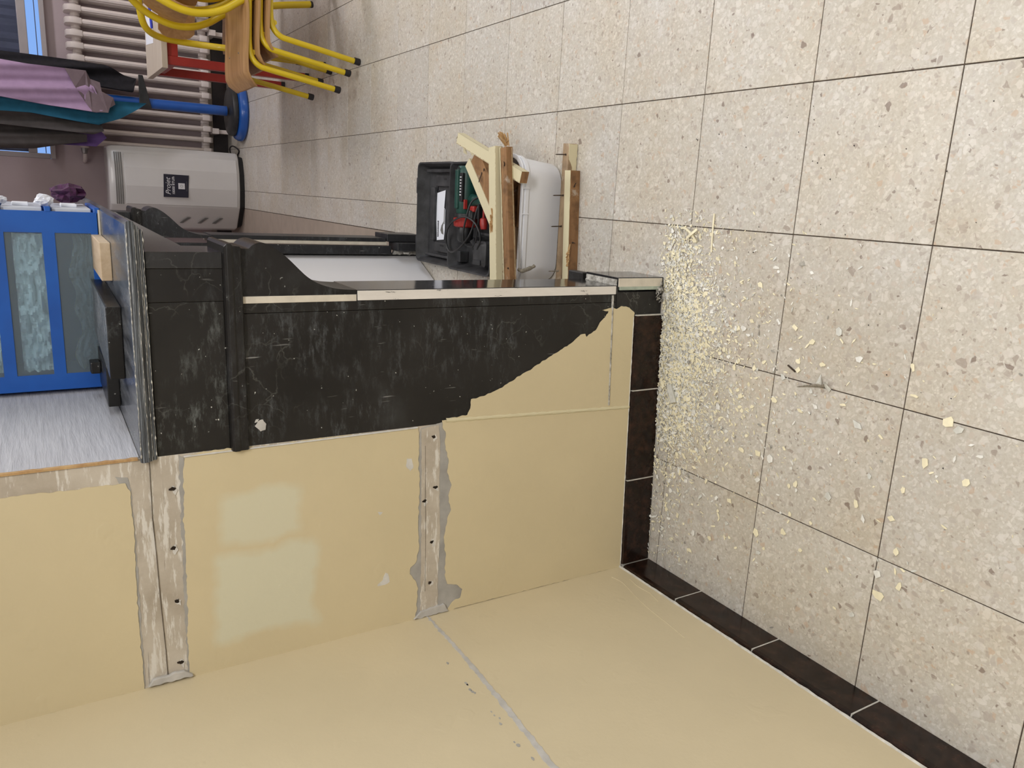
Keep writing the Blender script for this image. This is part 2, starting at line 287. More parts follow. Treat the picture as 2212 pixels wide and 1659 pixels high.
# ------------------------------------------------------------------ mesh helpers
class MB:
    """collects shapes in world coordinates; build() links them as ONE mesh object"""
    def __init__(s): s.v = []; s.f = []; s.mi = []
    def add(s, vs, fs, mi=0):
        n = len(s.v); s.v += [Vector(p) for p in vs]; s.f += [tuple(i + n for i in f) for f in fs]; s.mi += [mi] * len(fs); return s
    def hexa(s, p, mi=0):  # p: 8 pts, bottom 4 ccw, top 4 ccw
        return s.add(p, [(3, 2, 1, 0), (4, 5, 6, 7), (0, 1, 5, 4), (1, 2, 6, 5), (2, 3, 7, 6), (3, 0, 4, 7)], mi)
    def box(s, x0, x1, y0, y1, z0, z1, mi=0, T=None):
        p = [(x0, y0, z0), (x1, y0, z0), (x1, y1, z0), (x0, y1, z0), (x0, y0, z1), (x1, y0, z1), (x1, y1, z1), (x0, y1, z1)]
        if T: p = [T(*q) for q in p]
        return s.hexa(p, mi)
    def bar(s, a, b, w, h, up=(0, 0, 1), mi=0):
        a = Vector(a); b = Vector(b); d = (b - a).normalized(); sd = d.cross(Vector(up)).normalized(); u = sd.cross(d)
        o = [(-w / 2, -h / 2), (w / 2, -h / 2), (w / 2, h / 2), (-w / 2, h / 2)]
        p = [a + sd * q[0] + u * q[1] for q in o] + [b + sd * q[0] + u * q[1] for q in o]
        return s.add(p, [(0, 1, 2, 3), (7, 6, 5, 4), (1, 0, 4, 5), (2, 1, 5, 6), (3, 2, 6, 7), (0, 3, 7, 4)], mi)
    def tube(s, pts, r, n=10, cap=True, mi=0):
        pts = [Vector(p) for p in pts]; m = len(pts); rr = r if hasattr(r, '__len__') else [r] * m
        vs = []; fs = []; nrm = None
        for k in range(m):
            d = (pts[min(k + 1, m - 1)] - pts[max(k - 1, 0)])
            d = d.normalized() if d.length > 1e-9 else Vector((0, 0, 1))
            if nrm is None:
                nrm = d.orthogonal().normalized()
            nrm = (nrm - d * nrm.dot(d)); nrm = nrm.normalized() if nrm.length > 1e-6 else d.orthogonal().normalized()
            bn = d.cross(nrm)
            vs += [pts[k] + (nrm * cos(2 * pi * j / n) + bn * sin(2 * pi * j / n)) * rr[k] for j in range(n)]
        for k in range(m - 1):
            for j in range(n):
                j2 = (j + 1) % n; fs.append((k * n + j, k * n + j2, (k + 1) * n + j2, (k + 1) * n + j))
        if cap: fs.append(tuple(range(n - 1, -1, -1))); fs.append(tuple((m - 1) * n + j for j in range(n)))
        return s.add(vs, fs, mi)
    def poly(s, pts2, T, d0, d1, mi=0):
        """prism: 2-D outline pts2 extruded from depth d0 (back) to d1 (front); T(a,b,d)->world"""
        n = len(pts2); tri = tessellate_polygon([[Vector((a, b, 0)) for a, b in pts2]])
        vs = [T(a, b, d1) for a, b in pts2] + [T(a, b, d0) for a, b in pts2]
        fs = [tuple(f) for f in tri] + [tuple(i + n for i in reversed(f)) for f in tri]
        fs += [(i, (i + 1) % n, (i + 1) % n + n, i + n) for i in range(n)]
        return s.add(vs, fs, mi)
    def loft(s, rings, closed=True, cap=False, mi=0):
        n = len(rings[0]); vs = [p for r in rings for p in r]; fs = []
        for k in range(len(rings) - 1):
            for j in range(n if closed else n - 1):
                j2 = (j + 1) % n; fs.append((k * n + j, k * n + j2, (k + 1) * n + j2, (k + 1) * n + j))
        if cap: fs.append(tuple(range(n - 1, -1, -1))); fs.append(tuple((len(rings) - 1) * n + j for j in range(n)))
        return s.add(vs, fs, mi)
    def build(s, name, mat, parent=None, base=None, smooth=False, bevel=0.0, seg=2, angle=35):
        me = bpy.data.meshes.new(name)
        if parent is not None: base = ORG[parent.name]
        elif base is None:
            xs = [p.x for p in s.v]; ys = [p.y for p in s.v]; zs = [p.z for p in s.v]
            base = Vector(((min(xs) + max(xs)) / 2, (min(ys) + max(ys)) / 2, min(zs)))
        base = Vector(base)
        me.from_pydata([p - base for p in s.v], [], s.f)
        mats = mat if isinstance(mat, (list, tuple)) else [mat]
        for m in mats: me.materials.append(m)
        for p, i in zip(me.polygons, s.mi): p.material_index = i
        bm = bmesh.new(); bm.from_mesh(me); bmesh.ops.recalc_face_normals(bm, faces=bm.faces)
        if bevel:
            es = [e for e in bm.edges if len(e.link_faces) == 2 and e.calc_face_angle(0) > radians(angle)]
            bmesh.ops.bevel(bm, geom=es, offset=bevel, segments=seg, affect='EDGES', profile=0.5, clamp_overlap=True)
        bm.to_mesh(me); bm.free()
        if smooth:
            for p in me.polygons: p.use_smooth = True
            try: me.set_sharp_from_angle(angle=radians(40))
            except Exception: pass
        o = bpy.data.objects.new(name, me); COL.objects.link(o)
        if parent is not None: o.parent = parent
        else: o.location = base
        ORG[o.name] = base
        return o
ORG = {}
def tag(o, label=None, cat=None, group=None, kind=None):
    if label: o['label'] = label
    if cat: o['category'] = cat
    if group: o['group'] = group
    if kind: o['kind'] = kind
    return o
def thing(name, loc, label, cat, group=None):
    o = bpy.data.objects.new(name, None); o.empty_display_size = 0.05; COL.objects.link(o); o.location = loc
    ORG[o.name] = Vector(loc); return tag(o, label, cat, group)
def struct(name, loc=(0, 0, 0)):
    o = bpy.data.objects.new(name, None); COL.objects.link(o); o.location = loc; o.empty_display_size = 0.05
    ORG[o.name] = Vector(loc); o['kind'] = 'structure'; return o
def copy_tree(root, loc, label=None):
    r = root.copy(); COL.objects.link(r); r.location = loc; ORG[r.name] = Vector(loc)
    if label: r['label'] = label
    for ch in list(root.children):
        c = ch.copy(); COL.objects.link(c); c.parent = r
        for g in list(ch.children):
            d = g.copy(); COL.objects.link(d); d.parent = c
    return r
def curve(pts, n=8):
    """Catmull-Rom through pts"""
    P = [Vector(p) for p in pts]; P = [P[0] * 2 - P[1]] + P + [P[-1] * 2 - P[-2]]; out = []
    for k in range(1, len(P) - 2):
        for j in range(n):
            t_ = j / n; a, b, c, d = P[k - 1:k + 3]
            out.append(0.5 * ((2 * b) + (c - a) * t_ + (2 * a - 5 * b + 4 * c - d) * t_ ** 2 + (3 * b - a - 3 * c + d) * t_ ** 3))
    out.append(P[-2]); return out
def jag(pts, step=0.006, amp=0.0022, seed=0.0, freq=90):
    out = []; n = len(pts)
    for k in range(n):
        a = Vector(pts[k]); b = Vector(pts[(k + 1) % n]); L = (b - a).length; m = max(1, int(L / step))
        nr = Vector((-(b - a).y, (b - a).x)).normalized() if L > 1e-9 else Vector((0, 0))
        for j in range(m):
            p = a + (b - a) * (j / m)
            q = noise.noise(Vector((p.x * freq, p.y * freq, seed))) * amp * (0.0 if j == 0 and m < 2 else 1.0)
            p = p + nr * q; out.append((p.x, p.y))
    return out

# ------------------------------------------------------------------ frames
K = 0.0502
def ywall(s): return -0.2598 + K * (s + 0.5943)
_nw = hypot(K, 1)
def TW(s, z, d): return Vector((s + K / _nw * d, ywall(s) - d / _nw, z))   # wall facing the camera, d = out of the wall
EU = Vector((1, K, 0)).normalized(); EV = Vector((0.008, 1, 0)); O0 = Vector((0.135, -0.2225, 0))
def UV(u, v, z): return O0 + EU * u + EV * v + Vector((0, 0, z))            # fireplace frame
XL = -0.593
def TL(y, z, d): return Vector((XL + d, y, z))                               # left wall

# ================================================================== SETTING
# floor ------------------------------------------------------------
floor = struct('floor')
MB().box(-0.9, 3.5, -3.3, 5.0, -0.06, -0.0022).build('floor_bed', M['joint'], floor)
def tile_mesh(x0, x1, y0, y1):
    return MB().box(x0, x1, y0, y1, -0.012, 0.0)
G = 0.0011
proto = None
for j in range(-2, 9):
    for i in range(-6, 17):
        if i > 9 and j > 6: continue
        x0 = j * 0.3; y0 = i * 0.3
        if x0 + 0.3 < 0.14 and y0 >= -0.2: continue
        if i >= 5 and j == 0: continue
        if proto is None:
            proto = tile_mesh(G, 0.3 - G, G, 0.3 - G).build('tile', M['terrazzo'], floor, bevel=0.0006, seg=1)
            proto.location = (x0, y0, 0)
        else:
            c = proto.copy(); COL.objects.link(c); c.parent = floor
            c.location = (x0, y0, random.uniform(-0.0004, 0.0))
p2 = None
for i in range(5, 16):
    if p2 is None:
        p2 = tile_mesh(0.176, 0.3 - G, G, 0.3 - G).build('tile', M['terrazzo'], floor, bevel=0.0006, seg=1); p2.location = (0, i * 0.3, 0)
    else:
        c = p2.copy(); COL.objects.link(c); c.parent = floor; c.location = (0, i * 0.3, 0)
p3 = None
yy = 1.345
while yy < 4.7:
    if p3 is None:
        p3 = tile_mesh(-0.075, 0.172, 0.0, 0.2425).build('hearth_tile', M['hearth_tile'], floor, bevel=0.0008, seg=1); p3.location = (0, yy, -0.0005)
    else:
        c = p3.copy(); COL.objects.link(c); c.parent = floor; c.location = (0, yy, -0.0005)
    c = p3.copy(); COL.objects.link(c); c.parent = floor; c.location = (-0.249, yy, -0.0005)
    yy += 0.2447
MB().box(-0.20, -0.0012, 0.0, 1.343, -0.012, -0.0006).build('hearth_slab', M['hearth_tile'], floor, bevel=0.0006, seg=1)
# walls ------------------------------------------------------------
wl = struct('wall_left')
MB().box(XL - 0.12, XL, -3.3, 4.9, -0.06, 2.9).build('masonry', M['far_wall'], wl)
coat = [(-3.25, 0.092), (-0.2600, 0.092), (-0.2600, 1.9), (-3.25, 1.9)]
MB().poly(coat, TL, 0.0, 0.0012).build('paint_coat', M['cream_left'], wl)
lf = [(-0.262, 0.6525), (-0.459, 0.6510), (-0.644, 0.6580), (-0.80, 0.6660), (-1.15, 0.6720), (-1.6, 0.675), (-1.6, 0.6885), (-1.15, 0.6850), (-0.80, 0.6790), (-0.644, 0.6690), (-0.459, 0.6600), (-0.262, 0.6585)]
MB().poly(jag(lf, 0.006, 0.004, 3.3, 120), TL, 0.0012, 0.0024).build('paint_scar', M['filler_left'], wl)
tr = MB(); random.seed(21)
for k in range(26):
    y = -0.42 - random.random() * 0.62; z = 0.684 + 0.012 * random.random() + (abs(y) - 0.4) * 0.016
    r = random.uniform(0.0015, 0.004)
    tr.poly([(y + r * cos(a) * random.uniform(0.8, 1.6), z + r * sin(a) * random.uniform(0.5, 1.0)) for a in [q * pi / 3.5 for q in range(7)]], TL, 0.0012, 0.0020)
o = tr.build('paint_speck', M['grey_coat'], wl); o['kind'] = 'stuff'
crk = MB()
for pts in ([(-0.30, 0.150), (-0.336, 0.144), (-0.40, 0.158), (-0.463, 0.1695), (-0.55, 0.1765), (-0.60, 0.182)], [(-0.33, 0.115), (-0.37, 0.121), (-0.41, 0.117), (-0.45, 0.126)]):
    crk.tube([TL(a, b, 0.0012) for a, b in curve([(p[0], p[1], 0) for p in pts], 5) and [(q.x, q.y) for q in curve([(p[0], p[1], 0) for p in pts], 5)]], 0.0011, 5)
crk.build('paint_ridge', M['cream_left'], wl, smooth=True)

# chimney breast: masonry with plaster, undercoat and paint skins
wc = struct('wall_chimney')
br = MB(); fp = [TW(XL, 0, 0), TW(-0.1445, 0, 0), Vector((-0.1445 + 0.008 * 1.9, 1.62, 0)), Vector((XL, 1.62, 0))]
up = [Vector((p.x, p.y, 2.85)) for p in fp]; br.hexa(fp + up); br.build('masonry', M['plaster'], wc)
coat_mid = [(-0.150,1.1471),(-0.1443,1.1145),(-0.1443,1.0647),(-0.149,1.0133),(-0.1468,0.9552),(-0.1446,0.8948),(-0.1456,0.8368),(-0.1473,0.7969),(-0.148,0.7559),(-0.1467,0.7138),(-0.1466,0.6782),(-0.1851,0.6759),(-0.2265,0.678),(-0.269,0.6746),(-0.3219,0.6767),(-0.3753,0.6788),(-0.4195,0.6754),(-0.4563,0.6832),(-0.4644,0.6967),(-0.4804,0.6989),(-0.4965,0.6865),(-0.5183,0.6786),(-0.5514,0.6808),(-0.5930,0.6842),(-0.5930,1.162),(-0.5603,1.1617),(-0.5116,1.1617),(-0.4549,1.158),(-0.3793,1.1573),(-0.3239,1.1552),(-0.2687,1.1564),(-0.2151,1.152),(-0.1792,1.1533)]
coat_right = [(-0.1372,0.6216),(-0.1307,0.5591),(-0.117,0.5517),(-0.0961,0.5497),(-0.0923,0.5214),(-0.0857,0.4987),(-0.0745,0.4661),(-0.0548,0.4294),(-0.0351,0.3856),(-0.0123,0.3404),(-0.0001,0.3138),(0.0103,0.2908),(0.0221,0.2717),(0.0342,0.2551),(0.0365,0.2403),(0.0287,0.2363),(0.0427,0.2105),(0.0668,0.1925),(0.0831,0.1746),(0.0879,0.1726),(0.0915,0.1922),(0.0971,0.1712),(0.0942,0.1494),(0.1,0.1342),(0.0962,0.1079),(0.0815,0.0915),(-0.5930,0.0915),(-0.5912,0.2986),(-0.5903,0.55),(-0.5897,0.5806),(-0.5930,0.5986),(-0.5901,0.6071),(-0.5727,0.5929),(-0.5663,0.5712),(-0.5468,0.5654),(-0.5316,0.5813),(-0.5238,0.6053),(-0.4997,0.6115),(-0.455,0.6096),(-0.4093,0.6147),(-0.3668,0.6057),(-0.3461,0.5978),(-0.3123,0.604),(-0.2894,0.5972),(-0.2577,0.6068),(-0.2258,0.6049),(-0.1927,0.6143),(-0.1665,0.6123),(-0.1521,0.6193)]
coat_up = [(-0.1826,1.9),(-0.1832,1.3961),(-0.1858,1.3491),(-0.1851,1.2999),(-0.186,1.249),(-0.2009,1.2425),(-0.2358,1.2424),(-0.2803,1.2399),(-0.3425,1.2423),(-0.406,1.2431),(-0.4896,1.2428),(-0.5371,1.2418),(-0.5930,1.2423),(-0.5930,1.9)]
MB().poly(jag(coat_mid, 0.004, 0.0028, 1.0), TW, 0.0, 0.0020).build('paint_coat', M['cream'], wc, base=(0, 0, 0))
MB().poly(jag(coat_up, 0.005, 0.0025, 2.0), TW, 0.0, 0.0020).build('paint_coat', M['cream'], wc)
MB().poly(jag(coat_right, 0.0035, 0.0026, 5.0), TW, 0.0012, 0.0026).build('paint_coat', M['cream'], wc)
gl = [(-0.1493,0.6700),(-0.1398,0.6120),(-0.1665,0.6080),(-0.1932,0.6060),(-0.2264,0.5980),(-0.2583,0.6000),(-0.2901,0.5900),(-0.313,0.5970),(-0.3469,0.5910),(-0.3674,0.6000),(-0.41,0.6100),(-0.4557,0.604),(-0.5008,0.606),(-0.527,0.578),(-0.5451,0.560),(-0.5696,0.564),(-0.5762,0.590),(-0.5930,0.602),(-0.5930,0.6840),(-0.5498,0.6876),(-0.5173,0.6831),(-0.4952,0.6922),(-0.4795,0.7034),(-0.4607,0.6989),(-0.4525,0.6854),(-0.4184,0.6820),(-0.3747,0.6840),(-0.3213,0.6810),(-0.2684,0.6820),(-0.226,0.6830),(-0.1848,0.6800)]
MB().poly(jag(gl, 0.005, 0.002, 8.0), TW, 0.0, 0.0007).build('undercoat', M['grey_coat'], wc)
sl = [(-0.1506,0.6705),(-0.1469,0.6283),(-0.1913,0.6257),(-0.2869,0.6272),(-0.3965,0.6241),(-0.4848,0.6281),(-0.5915,0.6297),(-0.5915,0.6727),(-0.4424,0.6708),(-0.2803,0.6701)]
MB().poly(jag(sl, 0.008, 0.002, 9.0), TW, 0.0, 0.0013).build('batten_scar', M['plaster'], wc)
gu = [(-0.1720,1.2640),(-0.1760,1.2440),(-0.2000,1.2400),(-0.3000,1.2380),(-0.4500,1.2395),(-0.5930,1.2400),(-0.5930,1.2490),(-0.4982,1.2480),(-0.4053,1.2480),(-0.3418,1.2465),(-0.2797,1.2455),(-0.2352,1.2474),(-0.2004,1.2500),(-0.192,1.2553)]
MB().poly(jag(gu, 0.005, 0.002, 11.0), TW, 0.0, 0.0007).build('undercoat', M['grey_coat'], wc)
rl = [(-0.1458,1.1585),(-0.151,1.1490),(-0.25,1.1500),(-0.38,1.1535),(-0.52,1.1560),(-0.5915,1.1580),(-0.5915,1.1650),(-0.45,1.1640),(-0.30,1.1610)]
MB().poly(jag(rl, 0.004, 0.0035, 13.0), TW, 0.0, 0.0011).build('undercoat', M['grey_coat'], wc)
for pts in ([(-0.2124,0.7053),(-0.214,0.6933),(-0.2353,0.6901),(-0.2425,0.6977),(-0.2276,0.7075)], [(-0.4635,0.7559),(-0.4671,0.7495),(-0.4863,0.7463),(-0.4933,0.7583),(-0.4918,0.7744),(-0.488,0.7744),(-0.4794,0.7625)], [(-0.3213,0.7729),(-0.3244,0.7613),(-0.3295,0.7677)]):
    MB().poly(jag(pts, 0.003, 0.002, 4.0), TW, 0.0018, 0.0024).build('paint_scar', M['filler'], wc)
nh = MB(); nhr = MB()
for (s_, z_) in ((-0.2084,1.1723),(-0.3232,1.177),(-0.4295,1.1763),(-0.556,1.1765),(-0.1715,0.6416),(-0.2877,0.6364),(-0.3156,0.6633),(-0.4146,0.6447),(-0.5117,0.6488)):
    nh.poly([(s_ + 0.0034 * cos(a) * (1 + 0.3 * sin(3 * a + s_ * 50)), z_ + 0.0052 * sin(a) * (1 + 0.3 * sin(2 * a + s_ * 70))) for a in [q * pi / 5 for q in range(10)]], TW, 0.0, 0.0017)
    nhr.poly([(s_ - 0.003 + 0.0075 * cos(a) * (1 + 0.5 * sin(2 * a + s_ * 90)), z_ - 0.0035 + 0.0042 * sin(a) * (1 + 0.4 * cos(3 * a + s_ * 40))) for a in [q * pi / 6 for q in range(12)]], TW, 0.0, 0.00145)
o = nhr.build('hole_rim', M['filler'], wc); o['kind'] = 'stuff'
o = nh.build('nail_hole', plain('nail_hole_dark', (0.022, 0.013, 0.007), 1.0, 0.3), wc); o['kind'] = 'stuff'  # nail holes drawn as thin dark brown patches on the wall
MB().tube([TW(s_, z_, 0.0012) for s_, z_ in ((-0.15, 1.2075), (-0.26, 1.2085), (-0.33, 1.2060), (-0.43, 1.2040), (-0.52, 1.2010), (-0.585, 1.2000))], 0.0007, 4).build('scored_line', M['joint'], wc)
MB().tube([TW(s_, z_, 0.0013) for s_, z_ in ((-0.19, 0.6612), (-0.30, 0.6600), (-0.42, 0.6597), (-0.53, 0.6610))], 0.00045, 4).build('scored_line', M['joint'], wc)
# plaster lump in the corner at the top scar, filler at the lower scar corner
MB().poly(jag([(-0.588, 1.155), (-0.588, 1.236), (-0.575, 1.228), (-0.572, 1.170)], 0.004, 0.003), TW, 0.0, 0.008).build('plaster_lump', M['filler_left'], wc, bevel=0.002)
MB().poly(jag([(-0.5905, 0.602), (-0.5905, 0.690), (-0.575, 0.672), (-0.570, 0.615)], 0.004, 0.003), TW, 0.0, 0.006).build('plaster_lump', M['filler_left'], wc, bevel=0.002)
# caulk ridge down the joint between wall and marble, and across the plinth joint
def ridge(p0, p1, w, h, name, mat, par, T=TW, n=70, seed=0, base=0.002):
    r = []
    for k in range(n + 1):
        f = k / n; a = p0[0] + (p1[0] - p0[0]) * f; b = p0[1] + (p1[1] - p0[1]) * f
        ww = w * (1 + 0.5 * noise.noise(Vector((f * 40, seed, 0)))); hh = h * (1 + 0.7 * noise.noise(Vector((f * 55, seed, 4))))
        du, dz = (p1[1] - p0[1]), -(p1[0] - p0[0]); L = hypot(du, dz); du /= L; dz /= L
        r.append([T(a + du * ww * q, b + dz * ww * q, base + hh * e) for q, e in ((-0.5, -0.4), (-0.3, 0.7), (0, 1.0), (0.3, 0.6), (0.5, -0.4))])
    return MB().loft(r, closed=False).build(name, mat, par, smooth=True)
ridge((-0.1385, 0.612), (-0.158, 0.092), 0.011, 0.0035, 'caulk_ridge', M['cream_gloss'], wc, seed=2)
ridge((-0.150, 1.150), (-0.147, 0.680), 0.004, 0.0020, 'caulk_ridge', M['filler'], wc, seed=5)
ridge((0.127, 0.1615), (-0.147, 0.158), 0.0055, 0.0028, 'mortar_ridge', M['mortar'], wc, seed=7)
ridge((0.072, 0.0925), (-0.59, 0.0915), 0.0045, 0.003, 'mortar_ridge', M['grout'], wc, seed=9, base=0.001)
o = MB().poly(jag([(-0.0930,1.0120),(-0.0934,1.0174),(-0.0990,1.0205),(-0.0947,1.0052),(-0.1036,0.9994),(-0.1154,1.0007),(-0.118,1.0104),(-0.1059,1.0204)], 0.003, 0.002), TW, 0.0010, 0.0022).build('paint_scar', M['filler_left'], wc)
# wallpaper on the front of the breast above the mantel and its ragged edge
def TB(v, z, d): return UV(-0.2795 + d, v, z)
wp = [(0.006, 1.2235), (1.75, 1.2235), (1.75, 2.8), (0.004, 2.8)]
MB().poly(wp, TB, -0.004, 0.0015).build('wallpaper', M['wallpaper'], wc)
ed = [(0.0, 1.226)] + [(0.0 + 0.006 * noise.noise(Vector((k * 0.7, 0, 0))) + 0.004, 1.226 + k * 0.01) for k in range(60)] + [(-0.001, 1.85)]
MB().poly([(a, b) for a, b in ed] + [(-0.004, 1.85), (-0.004, 1.226)], lambda v, z, d: UV(-0.2795 + d, v, z), -0.002, 0.002).build('torn_edge', M['splinter'], wc)

# other room shell
wb = struct('wall_back')
b = MB(); b.box(XL, 0.45, 4.80, 4.92, 0, 2.85); b.box(1.75, 3.6, 4.80, 4.92, 0, 2.85); b.box(0.45, 1.75, 4.80, 4.92, 0, 1.165); b.box(0.45, 1.75, 4.80, 4.92, 2.35, 2.85)
b.build('masonry', M['far_wall'], wb)
struct_r = struct('wall_right'); MB().box(3.5, 3.62, -3.3, 4.92, -0.06, 2.85).build('masonry', M['cream_left'], struct_r)
struct_f = struct('wall_front'); MB().box(-0.72, 3.62, -3.42, -3.3, -0.06, 2.85).build('masonry', M['ceiling'], struct_f)
struct_c = struct('ceiling'); MB().box(-0.72, 3.62, -3.42, 4.92, 2.85, 2.95).build('ceiling_slab', M['ceiling'], struct_c)
bb = struct('baseboard_back'); MB().box(XL, 3.5, 4.785, 4.80, 0, 0.105).build('skirting_board', M['dark_base'], bb, bevel=0.002); MB().box(XL, 3.5, 4.79, 4.80, 0.105, 0.145).build('skirting_cap', M['tan_trim'], bb, bevel=0.002)
# skirting tiles
bc = struct('baseboard_chimney')
def sk_tile(s0, s1, T, parent, sgn=1):
    prof = [(0.0, 0.0), (0.0085, 0.0), (0.0085, 0.078), (0.0068, 0.0862), (0.004, 0.089), (0.0, 0.089)]
    return MB().loft([[T(s0, z, d) for d, z in prof], [T(s1, z, d) for d, z in prof]], cap=True).build('skirting_tile', M['skirting'], parent, bevel=0.0009, seg=1, angle=50)
MB().poly([(XL, 0.0), (0.076, 0.0), (0.076, 0.087), (XL, 0.087)], TW, -0.001, 0.004).build('grout_bed', M['grout'], bc)
for a, b_ in ((0.0745, -0.1145), (-0.1173, -0.3525), (-0.3553, -0.5850)): sk_tile(a, b_, TW, bc)
bl = struct('baseboard_left')
MB().poly([(-3.25, 0.0), (-0.262, 0.0), (-0.262, 0.087), (-3.25, 0.087)], TL, -0.001, 0.004).build('grout_bed', M['grout'], bl)
y = -0.2705; ends = [-0.466, -0.7065, -0.9525, -1.195, -1.4375, -1.68, -1.9225, -2.165, -2.41]
for e_ in ends:
    sk_tile(e_, y, TL, bl); y = e_ - 0.0028
ridge((-0.262, 0.0935), (-1.5, 0.0935), 0.007, 0.004, 'mortar_ridge', M['grout'], bl, T=TL, n=110, seed=12, base=0.001)

for q in (-0.1159, -0.3539, 0.0757): MB().poly([(q - 0.0016, 0.0), (q + 0.0016, 0.0), (q + 0.0016, 0.0865), (q - 0.0016, 0.0865)], TW, 0.0, 0.0078).build('grout_joint', M['grout'], bc)
for q in ends: MB().poly([(q - 0.0030, 0.0), (q + 0.0002, 0.0), (q + 0.0002, 0.0865), (q - 0.0030, 0.0865)], TL, 0.0, 0.0080).build('grout_joint', M['grout'], bl)
# window
wn = struct('window_1')
b = MB(); b.box(0.45, 1.75, 4.74, 4.80, 1.165, 1.195); b.build('window_sill', M['win_frame'], wn, bevel=0.003)
b = MB(); b.box(0.45, 0.485, 4.80, 4.86, 1.195, 2.35); b.box(1.715, 1.75, 4.80, 4.86, 1.195, 2.35); b.box(0.485, 1.715, 4.80, 4.86, 2.31, 2.35); b.box(0.485, 1.715, 4.80, 4.86, 1.272, 1.325)
b.build('window_frame', M['win_frame'], wn, bevel=0.004)
MB().box(0.485, 1.715, 4.825, 4.829, 1.195, 1.272).build('pane', M['glass'], wn)
MB().box(0.485, 1.715, 4.825, 4.829, 1.325, 2.31).build('pane', M['glass'], wn)
MB().box(0.487, 1.713, 4.815, 4.83, 1.218, 1.223).build('glazing_bar', M['blind'], wn)
for x in (1.02,): MB().box(x, x + 0.006, 4.815, 4.83, 1.195, 1.272).build('glazing_bar', M['blind'], wn)
b = MB(); r = []
for k in range(60):
    x = 0.49 + k * 1.22 / 59; r.append([Vector((x, 4.835 + 0.006 * sin(k * 1.9), 1.31)), Vector((x, 4.835 + 0.006 * sin(k * 1.9 + 0.4), 2.31))])
b.loft(r, closed=False).build('blind', M['blind'], wn)
# ceiling lamps (real fittings above the lights)
for k, (lx, ly) in enumerate(((1.15, -1.75), (0.75, 0.75), (2.4, 3.1))):
    t_ = thing('ceiling_lamp', (lx, ly, 2.74), 'long ceiling light panel, ' + ('nearest the camera' if k == 0 else 'over the tool case' if k == 1 else 'by the far window wall'), 'lamp')
    MB().box(lx - 0.68, lx + 0.68, ly - 0.2, ly + 0.2, 2.745, 2.85).build('housing', M['ceiling'], t_, bevel=0.005)
    MB().box(lx - 0.65, lx + 0.65, ly - 0.17, ly + 0.17, 2.738, 2.746).build('diffuser', M['diffuser'], t_)

# ================================================================== FIREPLACE
fpz = thing('fireplace', UV(-0.14, 0.8, 0), 'black marble fireplace with scroll brackets and glossy mantel shelf', 'fireplace')
def uvb(u0, u1, v0, v1, z0, z1, name, mat, bevel=0.0015, par=None, seg=2):
    return MB().box(u0, u1, v0, v1, z0, z1, T=UV).build(name, mat, par or fpz, bevel=bevel, seg=seg)
VF = 1.46   # near face of the far leg
# near leg side
uvb(-0.284, -0.026, -0.0006, 0.022, 0.150, 1.034, 'side_panel', M['marble'], 0.0008)
uvb(-0.0252, -0.0065, -0.0010, 0.022, 0.150, 1.034, 'side_stile', M['marble'], 0.0012)
uvb(-0.0058, 0.0150, -0.0004, 0.14, 0.145, 0.812, 'jamb_facing', M['marble_polished'], 0.0006)
uvb(-0.0058, 0.0135, -0.0022, -0.0005, 0.152, 0.811, 'painted_edge', M['white_edge'], 0.0004)
uvb(-0.0068, 0.0045, 0.002, 0.14, 0.812, 1.036, 'jamb_facing', M['marble_polished'], 0.0006)
uvb(-0.0068, 0.0060, -0.0016, 0.0018, 0.813, 1.034, 'painted_edge', M['cream_edge'], 0.0006)
o = uvb(-0.284, -0.0005, 0.0, 0.022, 0.0, 0.148, 'plinth_side', M['marble_veined'], 0.003)
# plinth block of the near leg with its mortar
uvb(0.0045, 0.0345, -0.0018, 0.128, 0.0, 0.147, 'plinth', M['marble_polished'], 0.001)
uvb(0.012, 0.0325, -0.0042, -0.0016, 0.006, 0.146, 'painted_edge', M['cream_edge'], 0.0006)
uvb(0.004, 0.0125, -0.0046, -0.0016, 0.010, 0.143, 'painted_edge', M['greenish'], 0.0006)
r = []
for a in range(10):
    row = []
    for c_ in range(24):
        u = 0.0 + 0.0295 * a / 9; v = 0.0 + 0.125 * c_ / 23
        row.append(UV(u, v, 0.148 + 0.004 * (0.5 + noise.noise(Vector((u * 160, v * 90, 1)))) * (1 - (a / 9) ** 3)))
    r.append(row)
MB().loft(r, closed=False).build('mortar_bed', M['mortar'], fpz, smooth=True)
uvb(0.0045, 0.030, 0.150, 0.215, 0.118, 0.142, 'plinth_fragment', M['marble_veined'], 0.003)
mt = MB(); random.seed(5)
for k in range(16):
    u = random.uniform(-0.028, 0.02); z = random.uniform(0.0, 0.018); q = random.uniform(0.006, 0.013)
    p = UV(u, -0.003, z); mt.add([p + Vector((random.uniform(-1, 1), random.uniform(-1, 0.6), random.uniform(-0.3, 1))) * q for _ in range(6)], [(0, 1, 2), (0, 2, 3), (0, 3, 4), (1, 2, 5), (3, 4, 5), (2, 3, 5)])
o = mt.build('mortar_crumb', M['mortar'], fpz); o['kind'] = 'stuff'
